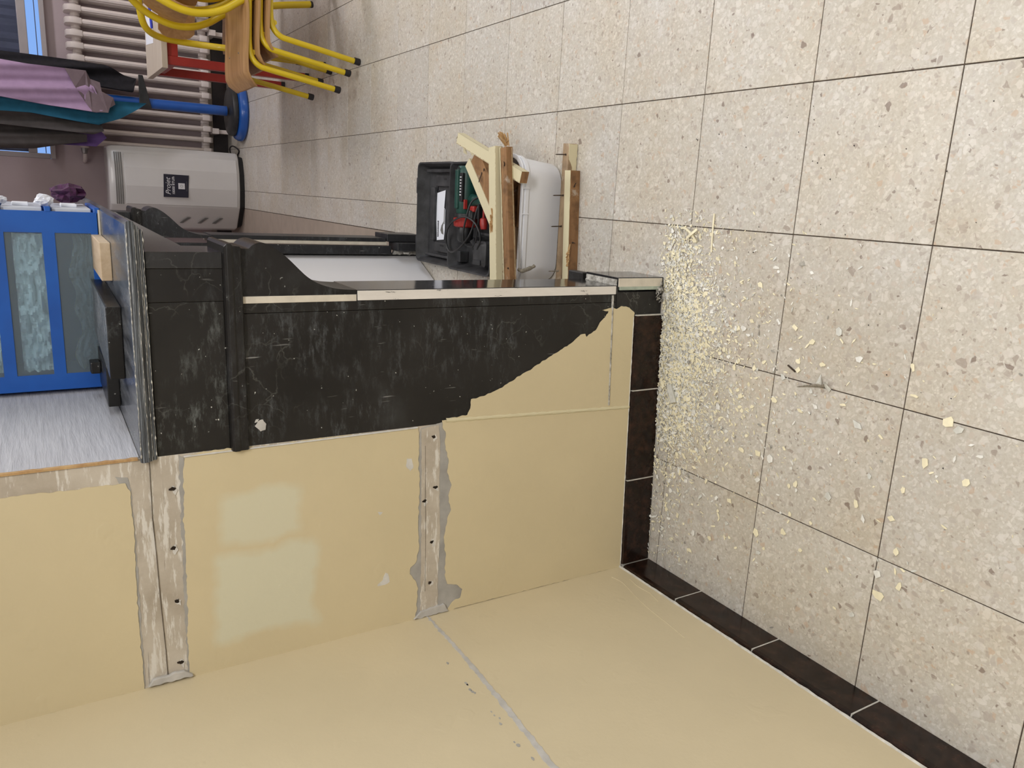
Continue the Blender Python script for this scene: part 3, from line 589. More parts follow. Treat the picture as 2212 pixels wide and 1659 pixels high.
# band, frieze, blocks, shelf
def band(v0, v1):
    prof = [(1.033, 0.094), (1.036, 0.098), (1.048, 0.099), (1.052, 0.103), (1.060, 0.103), (1.064, 0.098), (1.066, 0.086)]
    rings = []
    for z, du in prof:
        dv = (du - 0.086) * 0.8
        rings.append([UV(-0.284, v0 - dv, z), UV(du, v0 - dv, z), UV(du, v1 + dv, z), UV(-0.284, v1 + dv, z)])
    return MB().loft(rings, cap=True).build('band_moulding', M['marble_veined'], fpz, bevel=0.0008, seg=1)
band(0.0, 0.135); band(VF, VF + 0.135)
uvb(-0.284, -0.002, 0.0, 0.135, 1.066, 1.193, 'frieze_side', mat_marble('black_marble_chalky', 1.0, (0.0135, 0.0125, 0.0115), 0.45, pale=(0.24, 0.26, 0.25)), 0.0015)
uvb(-0.0015, 0.057, 0.0004, 0.135, 1.066, 1.193, 'frieze_block', M['marble_veined'], 0.001)
uvb(0.0575, 0.0865, -0.0002, 0.137, 1.066, 1.193, 'frieze_block', M['marble_polished'], 0.001)
uvb(0.0, 0.0865, VF, VF + 0.135, 1.066, 1.193, 'frieze_block', M['marble_far'], 0.0015)
uvb(0.055, 0.0860, 0.1375, VF - 0.0005, 1.112, 1.193, 'frieze', M['marble_polished'], 0.001)
# mantel shelf
sh = MB(); e = 0.014
prof = [(1.1935, 0.118), (1.196, 0.124), (1.2005, 0.124), (1.2025, 0.130), (1.2065, 0.132), (1.209, 0.137), (1.216, 0.139), (1.2205, 0.137), (1.2225, 0.132)]
rings = []
for z, u in prof:
    dv = (u - 0.118) * 0.75 + 0.002
    rings.append([UV(-0.283, -dv, z), UV(u, -dv, z), UV(u, VF + 0.14 + dv, z), UV(-0.283, VF + 0.14 + dv, z)])
sh.loft(rings, cap=True); n = len(sh.f)
sh.mi = [0] * n; sh.mi[-1] = 1
for q in range(0, n - 2):
    if q % 4 == 0: sh.mi[q] = 0
    elif q % 4 == 1: sh.mi[q] = 1
sh.build('mantel_shelf', [M['marble_streaked'], M['mantel_top']], fpz)
for zc, amp, sd_n in ((1.2212, 0.0026, 1.0), (1.1955, 0.0022, 5.0), (1.2015, 0.0012, 9.0), (1.2085, 0.0012, 14.0)):
    pts = []; rr = []
    for q in range(150):
        f = q / 149; u = -0.275 + 0.40 * f; nz = noise.noise(Vector((f * 55, sd_n, 0)))
        pts.append(UV(u, -0.0165 if zc > 1.205 else (-0.0075 if zc < 1.2 else -0.012), zc + 0.0012 * noise.noise(Vector((f * 30, sd_n, 3))))); rr.append(max(0.0002, amp * (nz + 0.12)))
    MB().tube(pts, rr, 5).build('chipped_arris', M['grout'], fpz)
# consoles
con = [(0.0050, 1.0325), (0.094, 1.0325), (0.093, 1.022), (0.0935, 1.018), (0.1005, 1.010), (0.1045, 0.999), (0.1035, 0.988), (0.097, 0.974), (0.086, 0.958), (0.072, 0.942), (0.056, 0.926), (0.042, 0.911), (0.031, 0.894), (0.023, 0.874), (0.0175, 0.850), (0.0155, 0.826), (0.0150, 0.812), (0.0050, 0.812)]
def smoothc(pts):
    a = [(q.x, q.y) for q in curve([(p[0], p[1], 0) for p in pts[3:17]], 4)]
    return pts[:3] + a + [pts[-1]]
con_s = smoothc(con)
for v0, nm, mt_ in ((0.0014, 'near', M['marble_veined']), (VF, 'far', M['marble_far'])):
    MB().poly(con_s, lambda u, z, d, v0=v0: UV(u, v0 + d, z), 0.128, 0.0).build('scroll_bracket', mt_, fpz, smooth=True)
# far leg: two slabs with painted gap, plinth blocks
uvb(0.0035, 0.0180, VF, VF + 0.14, 0.150, 0.812, 'jamb_facing', M['marble_far'], 0.001)
uvb(-0.010, 0.0030, VF + 0.002, VF + 0.14, 0.145, 0.815, 'jamb_core', M['cream_edge'], 0.001)
uvb(-0.046, -0.0125, VF - 0.006, VF + 0.02, 0.128, 1.033, 'jamb_return', M['marble_far'], 0.002)
uvb(0.004, 0.0345, VF - 0.006, VF + 0.128, 0.0, 0.146, 'plinth', M['marble_far'], 0.003)
uvb(-0.030, 0.0030, VF - 0.045, VF + 0.05, 0.0, 0.118, 'plinth', M['marble_far'], 0.004)
MB().poly(jag([(-0.046, 0.004), (-0.046, 0.120), (-0.030, 0.112), (-0.031, 0.085), (-0.026, 0.050), (-0.034, 0.02)], 0.004, 0.004), lambda u, z, d: UV(u, VF + d, z), 0.02, -0.004).build('mortar_lump', M['mortar'], fpz, bevel=0.002)
uvb(-0.043, -0.033, VF - 0.018, VF - 0.004, 0.055, 0.078, 'mortar_lump', M['filler'], 0.003)
uvb(-0.284, -0.05, VF + 0.02, VF + 0.14, 0.0, 1.193, 'jamb_body', M['marble_far'], 0.003)
# polished inner return of the near leg and lintel at the back of the opening
uvb(-0.280, -0.0075, 0.118, 0.138, 0.0, 1.05, 'jamb_body', M['marble_polished'], 0.002)
uvb(-0.280, -0.10, 0.14, VF, 1.12, 1.192, 'lintel', M['dark_hollow'], 0.003)
# white board closing the opening (splayed) with grey edging
P0 = Vector((0.088, 1.285, 0)); P1 = Vector((-0.275, 0.53, 0)); dd = (P1 - P0).normalized(); nn = Vector((dd.y, -dd.x, 0))
MB().hexa([P0 + Vector((0, 0, 0.004)), P0 - nn * 0.018 + Vector((0, 0, 0.004)), P1 - nn * 0.018 + Vector((0, 0, 0.004)), P1 + Vector((0, 0, 0.004))] + [q + Vector((0, 0, 1.03)) for q in (P0, P0 - nn * 0.018, P1 - nn * 0.018, P1)]).build('closing_board', M['board'], fpz, bevel=0.002)
MB().bar(P0 + nn * 0.006 + Vector((0.012, 0.016, 0.006)), P1 + nn * 0.006 + Vector((0, 0, 0.006)), 0.012, 0.012).build('board_edging', M['board_edge'], fpz, bevel=0.002)

# ================================================================== THINGS ON THE MANTEL
ZT = 1.2228
M['slab_top'] = mat_marble('slab_top_reflection_tint', 1.0, (0.10, 0.105, 0.11), 0.25, pale=(0.36, 0.37, 0.38))  # pale grey paints the reflection on the polished top face
b = MB().hexa([UV(-0.170, 0.155, ZT), UV(-0.030, 0.150, ZT), UV(-0.016, 0.745, ZT), UV(-0.125, 0.76, ZT)] + [UV(-0.170, 0.155, ZT + 0.0265), UV(-0.030, 0.150, ZT + 0.0265), UV(-0.016, 0.745, ZT + 0.0265), UV(-0.125, 0.76, ZT + 0.0265)])
b.mi[1] = 1; o = b.build('marble_slab', [M['marble_veined'], M['slab_top']], bevel=0.002)
tag(o, 'broad broken slab of black marble lying in the middle of the mantel shelf', 'slab')
o = MB().hexa([UV(-0.262, 0.300, ZT), UV(-0.176, 0.300, ZT), UV(-0.172, 0.66, ZT), UV(-0.255, 0.66, ZT)] + [UV(-0.262, 0.300, ZT + 0.024), UV(-0.176, 0.300, ZT + 0.024), UV(-0.172, 0.66, ZT + 0.024), UV(-0.255, 0.66, ZT + 0.024)]).build('marble_slab', M['marble_veined'], bevel=0.002)
tag(o, 'narrower black marble offcut on the mantel against the papered wall', 'slab')
o = MB().box(-0.222, -0.196, 0.44, 0.48, ZT + 0.0245, ZT + 0.045, T=UV).build('marble_chunk', M['marble_veined'], bevel=0.003)
tag(o, 'small square chunk of black marble on top of the marble offcut', 'stone')
o = MB().box(0.002, 0.078, 0.285, 0.56, ZT, ZT + 0.020, T=UV).build('wood_block', M['freshwood'], bevel=0.0015)
tag(o, 'short pale pine board lying on the mantel near its front edge', 'board')

# drawer tower
U0, U1, V0, V1 = -0.268, 0.126, 0.508, 0.80
dt = thing('drawer_tower', UV(-0.07, 0.65, ZT), 'blue plastic drawer tower with frosted windows standing on the mantel shelf', 'drawers')
o = uvb(U0, U1 + 0.006, V0 - 0.004, V1, ZT, ZT + 0.004, 'base_board', M['cream_edge'], 0.0005, dt)
DH = 0.094
for k in range(7):
    zb = ZT + 0.006 + k * DH
    b = MB(); b.box(U0, U1, V0, V0 + 0.006, zb, zb + 0.014, T=UV); b.box(U0, U1, V0, V0 + 0.006, zb + DH - 0.010, zb + DH, T=UV)
    b.box(U0, U0 + 0.036, V0, V0 + 0.006, zb + 0.014, zb + DH - 0.010, T=UV); b.box(U1 - 0.046, U1, V0, V0 + 0.006, zb + 0.014, zb + DH - 0.010, T=UV)
    b.box(U0, U1, V1 - 0.006, V1, zb, zb + DH, T=UV); b.box(U0, U0 + 0.004, V0 + 0.006, V1 - 0.006, zb, zb + DH, T=UV)
    b.box(U0 + 0.004, U1, V0 + 0.006, V1 - 0.006, zb, zb + 0.003, T=UV)
    b.build('frame', M['blue_pl'], dt)
    b = MB(); b.box(U0 + 0.036, U1 - 0.046, V0 + 0.0015, V0 + 0.0035, zb + 0.014, zb + DH - 0.010, T=UV); b.build('side_window', M['frosted'], dt)
    b = MB(); b.box(U1 - 0.004, U1 + 0.007, V0 + 0.014, V1 - 0.014, zb + 0.010, zb + DH - 0.008, T=UV); d = b.build('drawer', M['clear_front'], dt, bevel=0.002)
    b = MB(); b.box(U1 + 0.007, U1 + 0.014, V0 + 0.07, V0 + 0.13, zb + 0.034, zb + 0.066, T=UV); b.build('drawer_handle', M['white_film'], d, bevel=0.002)
    r = []
    random.seed(40 + k); dens = 1.0 if k == 1 else 0.35
    for a in range(70):
        row = []
        for c_ in range(24):
            u = U0 + 0.040 + (U1 - U0 - 0.090) * a / 69; v = V0 + 0.010 + 0.05 * 0
            q = noise.noise(Vector((a * 0.19, c_ * 0.34, k * 5.0))) + 0.5 * abs(noise.noise(Vector((a * 0.45, c_ * 0.8, k * 5.0)))) + 0.3 * noise.noise(Vector((a * 1.1, c_ * 1.6, k)))
            top = (DH - 0.026) * (0.95 if k == 1 else 0.72 + 0.25 * noise.noise(Vector((a * 0.07, k, 0))))
            row.append(UV(u, V0 + 0.024 + 0.026 * q, zb + 0.006 + top * c_ / 23))
        r.append(row)
    MB().loft(r, closed=False).build('contents', M['tissue'] if k != 0 else M['inside'], dt, smooth=True)
# lip strips at the drawer fronts
b = MB()
for k in range(8):
    zb = ZT + 0.006 + k * DH; b.box(U1 - 0.002, U1 + 0.010, V0 - 0.001, V1, zb - 0.006, zb + 0.006, T=UV)
b.build('front_rail', M['blue_pl'], dt, bevel=0.002)
def crumple(name, c, r, mat, label, cat, flat=0.5, seed=1):
    b = MB(); rows = []
    for a in range(9):
        th = pi * a / 8; row = []
        for q in range(14):
            ph = 2 * pi * q / 14; d = Vector((sin(th) * cos(ph), sin(th) * sin(ph), cos(th) * flat))
            row.append(Vector(c) + Vector((d.x * r[0], d.y * r[1], d.z * r[2])) * (1 + 0.5 * noise.noise(d * 3.0 + Vector((seed, 0, 0)))))
        rows.append(row)
    o = b.loft(rows).build(name, mat); return tag(o, label, cat)
crumple('paper_scrap', UV(U1 + 0.022, V0 + 0.03, ZT + 0.006 + DH + 0.004), (0.013, 0.02, 0.017), M['white_film'], 'crumpled white paper scrap sticking out between two drawers', 'paper', 1.0, 3)
crumple('paper_scrap', UV(U1 + 0.020, V0 + 0.03, ZT + 0.006 + 2 * DH - 0.010), (0.008, 0.02, 0.012), M['white_film'], 'torn pale paper corner sticking out of the upper drawer', 'paper', 1.0, 5)
crumple('purple_net', UV(U1 + 0.035, V0 + 0.18, ZT + 0.050), (0.022, 0.05, 0.036), M['purple_net'], 'dark purple net cloth hanging out beside the drawer tower', 'cloth', 1.0, 8)

# ================================================================== TUB, BATTENS, TOOL CASE
def rrect(x0, x1, y0, y1, r, z, n=7, T=None):
    out = []
    for cx, cy, a0 in ((x1 - r, y1 - r, 0), (x0 + r, y1 - r, 90), (x0 + r, y0 + r, 180), (x1 - r, y0 + r, 270)):
        for k in range(n):
            a = radians(a0 + 90 * k / (n - 1)); out.append(Vector((cx + r * cos(a), cy + r * sin(a), z)))
    return out
TX0, TX1, TY0, TY1, TZ = 0.082, 0.470, 0.226, 0.375, 0.155
tub = thing('wash_tub', (0.28, 0.39, 0), 'white plastic tub on the terrazzo floor heaped with torn battens', 'tub')
def ins(d, z, r=0.062): return rrect(TX0 + d, TX1 - d, TY0 + d, TY1 - d, max(0.01, r - d * 0.3), z)
MB().loft([ins(0.042, 0.001), ins(0.030, 0.001), ins(0.0225, 0.006), ins(0.019, 0.018), ins(0.012, 0.09), ins(0.008, 0.128), ins(0.0035, 0.1295), ins(0.0030, 0.140), ins(0.0065, 0.1415), ins(0.0060, 0.148), ins(0.0015, 0.149),
           ins(0.0, 0.1515), ins(0.001, 0.1545), ins(0.005, 0.1555), ins(0.0105, 0.154), ins(0.013, 0.148), ins(0.024, 0.012), ins(0.045, 0.008)], cap=True).build('basin', M['tub'], tub, smooth=True)
b = MB()
for x in (0.30, 0.372): MB().box(x, x + 0.0035, TY0 + 0.0005, TY0 + 0.005, 0.128, 0.149).build('rim_clip', M['tub'], tub, bevel=0.0008)

def batten(label, a, b_, w, h, paint, yaw_up=(0, 0, 1), wood='oldwood', seed=0, taper=0.0, group=None, name='batten'):
    """softwood batten from a to b (centre line); paint = list of faces painted: 'top','front','back'"""
    a = Vector(a); b_ = Vector(b_); d = (b_ - a); L = d.length; d.normalize(); sd = d.cross(Vector(yaw_up)).normalized(); u = sd.cross(d)
    root = thing(name, (a + b_) / 2 - Vector((0, 0, h / 2)), label, 'batten', group)
    n = 26; rings = []
    for k in range(n + 1):
        f = k / n; c = a + d * (L * f); q = []
        for i_, (x, y) in enumerate(((-w / 2, -h / 2), (w / 2, -h / 2), (w / 2, h / 2), (-w / 2, h / 2))):
            nz = 0.0010 * noise.noise(Vector((f * 30, i_ * 7, seed))); e_ = 0.004 * noise.noise(Vector((i_ * 3.1, seed, 9))) if k in (0, n) else 0
            q.append(c + sd * (x + nz) + u * (y + nz) + d * e_)
        rings.append(q)
    core = MB().loft(rings, cap=True); core.build('wood_core', M[wood], root)
    for fc in paint:
        r = []; 
        for k in range(90):
            f = k / 89; c = a + d * (L * f)
            j = 0.0028 * noise.noise(Vector((f * 60, seed + 3, 0))) + 0.0012 * noise.noise(Vector((f * 160, seed, 0)))
            t0 = 0.0008
            if fc == 'top': r.append([c + sd * (-w / 2 - t0) + u * (h / 2), c + sd * (-w / 2 - t0) + u * (h / 2 + t0), c + sd * (w / 2 - 0.001 + j) + u * (h / 2 + t0), c + sd * (w / 2 - 0.001 + j) + u * (h / 2)])
            if fc == 'front': r.append([c + sd * (w / 2) + u * (h / 2 + t0), c + sd * (w / 2 + t0) + u * (h / 2 + t0), c + sd * (w / 2 + t0) + u * (-h / 2 + 0.002 + j), c + sd * (w / 2) + u * (-h / 2 + 0.002 + j)])
            if fc == 'back': r.append([c - sd * (w / 2) + u * (h / 2 + t0), c - sd * (w / 2 + t0) + u * (h / 2 + t0), c - sd * (w / 2 + t0) + u * (-h / 2 + 0.002 + j), c - sd * (w / 2) + u * (-h / 2 + 0.002 + j)])
        MB().loft(r, closed=True, cap=True).build('paint_skin', M['cream_gloss'], root)
    return root
def nail(par, a, b_, r=0.0016, mat='nail'):
    a = Vector(a); b_ = Vector(b_); d = (b_ - a).normalized()
    return MB().tube([a, a + d * 0.002, a + d * 0.0021, b_ - d * 0.004, b_], [r * 1.7, r * 1.7, r, r * 0.9, r * 0.2], 7).build('nail', M[mat], par, smooth=True)
# stick C and D lie on the rim, A and B on top of them
batA = batten('long cream painted batten lying across the tub, rear one of the two', (0.098, 0.261, 0.2035), (0.484, 0.303, 0.2035), 0.037, 0.023, ['top', 'front'], seed=1)
r = []
sp = MB(); random.seed(9)
for k in range(14):
    x = 0.268 + random.uniform(-0.026, 0.030); sp.bar((x - 0.02 * random.random(), 0.287 + random.uniform(-0.007, 0.007) , 0.2125), (x + 0.02, 0.287 + random.uniform(-0.008, 0.008), 0.2155 + random.uniform(0, 0.006)), 0.004, 0.003)
o = sp.build('split_wood', M['splinter'], batA); o['kind'] = 'stuff'
batB = batten('bare brown batten lying across the tub, nearest its front rim', (0.090, 0.198, 0.1945), (0.482, 0.259, 0.1945), 0.034, 0.021, [], seed=2)
pts = [(0.090 + 0.392 * k / 60, 0.198 + 0.061 * k / 60) for k in range(61)]
MB().loft([[Vector((x, y + 0.0165 + 0.0015, 0.2045)), Vector((x, y + 0.0135 + 0.002 * noise.noise(Vector((x * 90, 0, 3))), 0.2063)), Vector((x, y + 0.0175, 0.2063))] for x, y in pts], closed=True, cap=True).build('paint_skin', M['cream_gloss'], batB)
MB().loft([[Vector((x, y - 0.0165, 0.1875)), Vector((x, y - 0.0185, 0.1880 + 0.002 * noise.noise(Vector((x * 90, 0, 8))))), Vector((x, y - 0.0165, 0.1850))] for x, y in pts], closed=True, cap=True).build('paint_skin', M['cream_gloss'], batB)
nail(batB, (0.150, 0.199, 0.2045), (0.150, 0.193, 0.212)); nail(batB, (0.432, 0.246, 0.2045), (0.444, 0.239, 0.212))
batC = batten('cream batten sticking out slantwise beyond the far corner of the tub', (0.519, 0.565, 0.180), (0.402, 0.190, 0.172), 0.032, 0.024, ['top', 'front', 'back'], seed=3)
crk = MB()
for q in [((0.515, 0.565, 0.198), (0.535, 0.558, 0.188), (0.528, 0.585, 0.180)), ((0.500, 0.575, 0.165), (0.470, 0.555, 0.160), (0.478, 0.59, 0.156)), ((0.49, 0.54, 0.17), (0.465, 0.515, 0.162), (0.485, 0.50, 0.16))]:
    crk.add([*q, Vector(q[0]) + Vector((0.006, 0.012, -0.012))], [(0, 1, 2), (0, 2, 3), (0, 3, 1), (1, 3, 2)])
crk.build('curled_paint', M['cream_gloss'], batC)
batD = batten('half stripped batten leaning behind the cream one, brown inside face', (0.468, 0.478, 0.166), (0.285, 0.300, 0.166), 0.052, 0.022, [], seed=4, wood='oldwood')
aD = Vector((0.468, 0.478, 0.166)); bD = Vector((0.265, 0.280, 0.166)); dD = (bD - aD).normalized(); sD = dD.cross(Vector((0, 0, 1))).normalized()
sgn = 1 if sD.x < 0 else -1
bD = Vector((0.262, 0.277, 0.166)); aD = aD + dD * -0.012
MB().hexa([aD + sD * sgn * 0.0265 + Vector((0, 0, -0.012)), aD + sD * sgn * 0.060 + Vector((0, 0, -0.012)), bD + sD * sgn * 0.060 + Vector((0, 0, -0.012)), bD + sD * sgn * 0.0265 + Vector((0, 0, -0.012)),
           aD + sD * sgn * 0.0265 + Vector((0, 0, 0.014)), aD + sD * sgn * 0.060 + Vector((0, 0, 0.014)), bD + sD * sgn * 0.060 + Vector((0, 0, 0.014)), bD + sD * sgn * 0.0265 + Vector((0, 0, 0.014))]).build('paint_skin', M['cream_gloss'], batD, bevel=0.001)
nail(batD, (0.415, 0.425, 0.177), (0.385, 0.420, 0.190)); nail(batD, (0.425, 0.412, 0.177), (0.418, 0.395, 0.188))
batE = batten('long brown batten on the floor directly before the tub, nails pointing up', (0.082, 0.196, 0.0155), (0.504, 0.200, 0.0155), 0.028, 0.030, [], wood='oldwood_pale', seed=5)
MB().poly(jag([(0.40, 0.002), (0.503, 0.001), (0.503, 0.030), (0.46, 0.029), (0.44, 0.016), (0.415, 0.012)], 0.005, 0.002), lambda x, z, d: Vector((x, 0.1821 + (x - 0.082) * 0.0095 - d, z)), -0.001, 0.0018).build('paint_skin', M['cream_gloss'], batE)
for x in (0.474, 0.360, 0.272, 0.142): nail(batE, (x, 0.198, 0.030), (x - 0.002, 0.203, 0.064), 0.0018, 'nail' if x > 0.2 else 'nail_light')
batF = batten('shorter batten on the floor with cream top and bare wood front', (0.096, 0.156, 0.0165), (0.430, 0.179, 0.0165), 0.028, 0.032, [], wood='oldwood', seed=6)
MB().loft([[Vector((x, y + 0.0145, 0.0320)), Vector((x, y + 0.0145, 0.0337)), Vector((x, y - 0.0125 + 0.003 * noise.noise(Vector((x * 60, 0, 1))) + (0.006 if 0.10 < x < 0.0 else 0), 0.0337)), Vector((x, y - 0.0125, 0.0322))] for x, y in [(0.096 + 0.334 * k / 70, 0.156 + 0.023 * k / 70) for k in range(71)]], closed=True, cap=True).build('paint_skin', M['cream_gloss'], batF)
sp = MB(); random.seed(19)
for k in range(18):
    x = 0.20 + random.uniform(-0.03, 0.03); sp.bar((x, 0.150 + random.uniform(-0.004, 0.004), 0.031), (x - 0.016, 0.147 + random.uniform(-0.006, 0.006), 0.036 + random.uniform(0, 0.004)), 0.0025, 0.0025)
o = sp.build('split_wood', M['splinter'], batF); o['kind'] = 'stuff'
nail(batF, (0.385, 0.163, 0.020), (0.397, 0.148, 0.024), 0.0016); nail(batF, (0.228, 0.152, 0.020), (0.228, 0.134, 0.024), 0.0016)
# splinter bundle at the end of B, cement drip on the rim
sp = MB(); random.seed(3)
for k in range(12): sp.bar((0.490 + random.uniform(-0.004, 0.004), 0.262 + random.uniform(-0.01, 0.01), 0.190), (0.512 + random.uniform(-0.012, 0.014), 0.262 + random.uniform(-0.02, 0.02), 0.20 + random.uniform(-0.01, 0.02)), 0.004, 0.002)
o = sp.build('splintered_end', M['splinter'], batB); o['kind'] = 'stuff'
o = MB().tube([(0.143, 0.214, 0.160), (0.145, 0.207, 0.165), (0.141, 0.200, 0.158), (0.146, 0.198, 0.142), (0.150, 0.199, 0.130), (0.153, 0.198, 0.122), (0.156, 0.200, 0.116)], [0.002, 0.0045, 0.006, 0.0055, 0.006, 0.004, 0.0055], 8).build('encrusted_nail', M['nail_light'], smooth=True)
tag(o, 'plaster crusted wall plug hanging on the near end of the tub rim', 'nail')
# offcuts inside the tub
random.seed(33)
offc = [((0.13, 0.30, 0.10), (0.40, 0.262, 0.128), 0.030, 0.020, 'oldwood', 'dark brown offcut deep inside the tub along its front wall'),
        ((0.12, 0.268, 0.13), (0.26, 0.30, 0.125), 0.024, 0.014, 'oldwood_pale', 'pale wood offcut inside the tub at its near end'),
        ((0.12, 0.335, 0.12), (0.42, 0.33, 0.12), 0.035, 0.022, 'oldwood', 'brown offcut lying along the back of the tub'),
        ((0.43, 0.262, 0.135), (0.36, 0.34, 0.14), 0.03, 0.02, 'oldwood', 'splintered brown offcut inside the tub under the crossing sticks')]
for a, b_, w, h, mt_, lb in offc:
    o = MB().bar(a, b_, w, h).build('wood_offcut', M[mt_], bevel=0.001); tag(o, lb, 'offcut', 'offcuts in the tub')
o = MB().hexa([Vector(p) for p in ((0.118, 0.262, 0.118), (0.165, 0.255, 0.118), (0.15, 0.262, 0.118), (0.12, 0.272, 0.118), (0.112, 0.248, 0.151), (0.172, 0.243, 0.150), (0.172, 0.246, 0.151), (0.112, 0.252, 0.152))]).build('wood_offcut', M['cream_gloss'])
tag(o, 'cream painted flake inside the tub at its near rounded corner', 'offcut', 'offcuts in the tub')

# tool case: open lid behind, base in front
case = thing('tool_case', (0.27, 0.84, 0), 'open black plastic tool case lying on the floor behind the tub', 'tool case')
def tray(x0, x1, y0, y1, h, name, mat, wall=0.010, floor_z=0.008, slope=0.012):
    return MB().loft([rrect(x0 + slope, x1 - slope, y0 + slope, y1 - slope, 0.022, 0.001, 4), rrect(x0 + 0.003, x1 - 0.003, y0 + 0.003, y1 - 0.003, 0.024, h * 0.7, 4), rrect(x0, x1, y0, y1, 0.024, h * 0.72, 4), rrect(x0, x1, y0, y1, 0.024, h, 4),
                      rrect(x0 + wall * 0.6, x1 - wall * 0.6, y0 + wall * 0.6, y1 - wall * 0.6, 0.020, h, 4), rrect(x0 + wall * 0.8, x1 - wall * 0.8, y0 + wall * 0.8, y1 - wall * 0.8, 0.020, h - 0.006, 4),
                      rrect(x0 + wall + slope, x1 - wall - slope, y0 + wall + slope, y1 - wall - slope, 0.014, floor_z, 4)], cap=True).build(name, mat, case, smooth=True)
lid = tray(0.085, 0.462, 0.862, 1.168, 0.050, 'lid', M['dusty_black'])
bas = tray(0.085, 0.458, 0.530, 0.842, 0.075, 'base_tray', M['dusty_black'])
b = MB()   # raised ribs and insets inside the lid
for (x0, x1, y0, y1, z1) in ((0.375, 0.415, 0.905, 1.060, 0.022), (0.130, 0.165, 0.900, 1.060, 0.022), (0.18, 0.365, 0.885, 0.905, 0.018), (0.17, 0.37, 1.068, 1.098, 0.024), (0.425, 0.437, 0.89, 1.13, 0.030), (0.110, 0.120, 0.89, 1.13, 0.030)):
    MB().box(x0, x1, y0, y1, 0.009, z1).build('lid_rib', M['dusty_black'], case, bevel=0.003)
b = MB()
for (x0, x1, y0, y1) in ((0.385, 0.391, 0.925, 0.945), (0.398, 0.405, 0.970, 0.990), (0.140, 0.147, 0.925, 0.955), (0.152, 0.158, 0.98, 1.01), (0.18, 0.36, 1.048, 1.062), (0.17, 0.20, 1.105, 1.125), (0.36, 0.39, 1.062, 1.078)):
    MB().box(x0, x1, y0, y1, 0.0092, 0.0225 if x1 < 0.18 or x0 > 0.37 else 0.0105).build('lid_slot', M['dark_hollow'], case)
for x in (0.150, 0.375):
    MB().box(x - 0.03, x + 0.03, 1.168, 1.186, 0.010, 0.046).build('latch', M['dusty_black'], case, bevel=0.003)
MB().box(0.10, 0.45, 0.842, 0.862, 0.020, 0.032).build('hinge', M['black_pl'], case, bevel=0.003)
for x in (0.12, 0.20, 0.35, 0.43): MB().tube([(x - 0.012, 0.852, 0.034), (x + 0.012, 0.852, 0.034)], 0.007, 8).build('hinge_knuckle', M['black_pl'], case, smooth=True)
st = MB().add([Vector(p) for p in ((0.172, 1.060, 0.0105), (0.178, 1.000, 0.0105), (0.215, 0.996, 0.0105), (0.290, 0.996, 0.0105), (0.300, 1.004, 0.0105), (0.365, 0.998, 0.0105), (0.352, 1.066, 0.0105), (0.262, 1.068, 0.0105))], [(0, 1, 2, 3, 4, 5, 6, 7)])
st = MB().poly([(0.172, 1.060), (0.178, 1.000), (0.215, 0.994), (0.290, 0.994), (0.296, 1.004), (0.362, 0.996), (0.350, 1.066), (0.262, 1.070)], lambda x, y, d: Vector((x, y, d)), 0.0108, 0.0118)
sticker = st.build('lid_label', M['paper'], case)
def text(txt, size, mat, par, origin, ex, ey, name='lettering', ext=0.0003, align='CENTER', shear=0.0, bold=0.0):
    cu = bpy.data.curves.new(name, 'FONT'); cu.body = txt; cu.size = size; cu.align_x = align; cu.align_y = 'CENTER'; cu.shear = shear; cu.offset = bold; cu.extrude = 0.00005
    ob = bpy.data.objects.new(name, cu); COL.objects.link(ob)
    dg = bpy.context.evaluated_depsgraph_get(); me = bpy.data.meshes.new_from_object(ob.evaluated_get(dg))
    bpy.data.objects.remove(ob)
    ex = Vector(ex).normalized(); ey = Vector(ey).normalized(); ez = ex.cross(ey); O_ = Vector(origin) - ORG[par.name] + ez * ext
    for v_ in me.vertices: c = v_.co; v_.co = O_ + ex * c.x + ey * c.y + ez * c.z
    me.materials.clear(); me.materials.append(mat)
    o = bpy.data.objects.new(name, me); COL.objects.link(o); o.parent = par; ORG[o.name] = ORG[par.name]; return o
MB().box(0.186, 0.246, 1.045, 1.057, 0.0119, 0.0123).build('label_print', M['navy'], sticker)
text('PARKSIDE', 0.0125, M['label_white'], sticker, (0.216, 1.051, 0.0124), (1, 0, 0), (0, 1, 0), bold=0.0002)
MB().poly([(0.196, 1.002), (0.225, 1.010), (0.246, 1.004), (0.230, 1.022), (0.212, 1.030), (0.200, 1.020)], lambda x, y, d: Vector((x, y, d)), 0.0119, 0.0123).build('label_print', M['ac_grey'], sticker)
MB().box(0.236, 0.292, 0.9965, 1.003, 0.0119, 0.0123).build('label_print', M['ac_grey'], sticker)
# base tray compartments
b = MB()
for (x0, x1, y0, y1, z1) in ((0.098, 0.21, 0.560, 0.575, 0.05), (0.215, 0.225, 0.55, 0.66, 0.045), (0.098, 0.45, 0.540, 0.556, 0.055), (0.11, 0.15, 0.80, 0.825, 0.045), (0.40, 0.445, 0.56, 0.66, 0.05)): MB().box(x0, x1, y0, y1, 0.009, z1).build('tray_rib', M['dusty_black'], case, bevel=0.003)
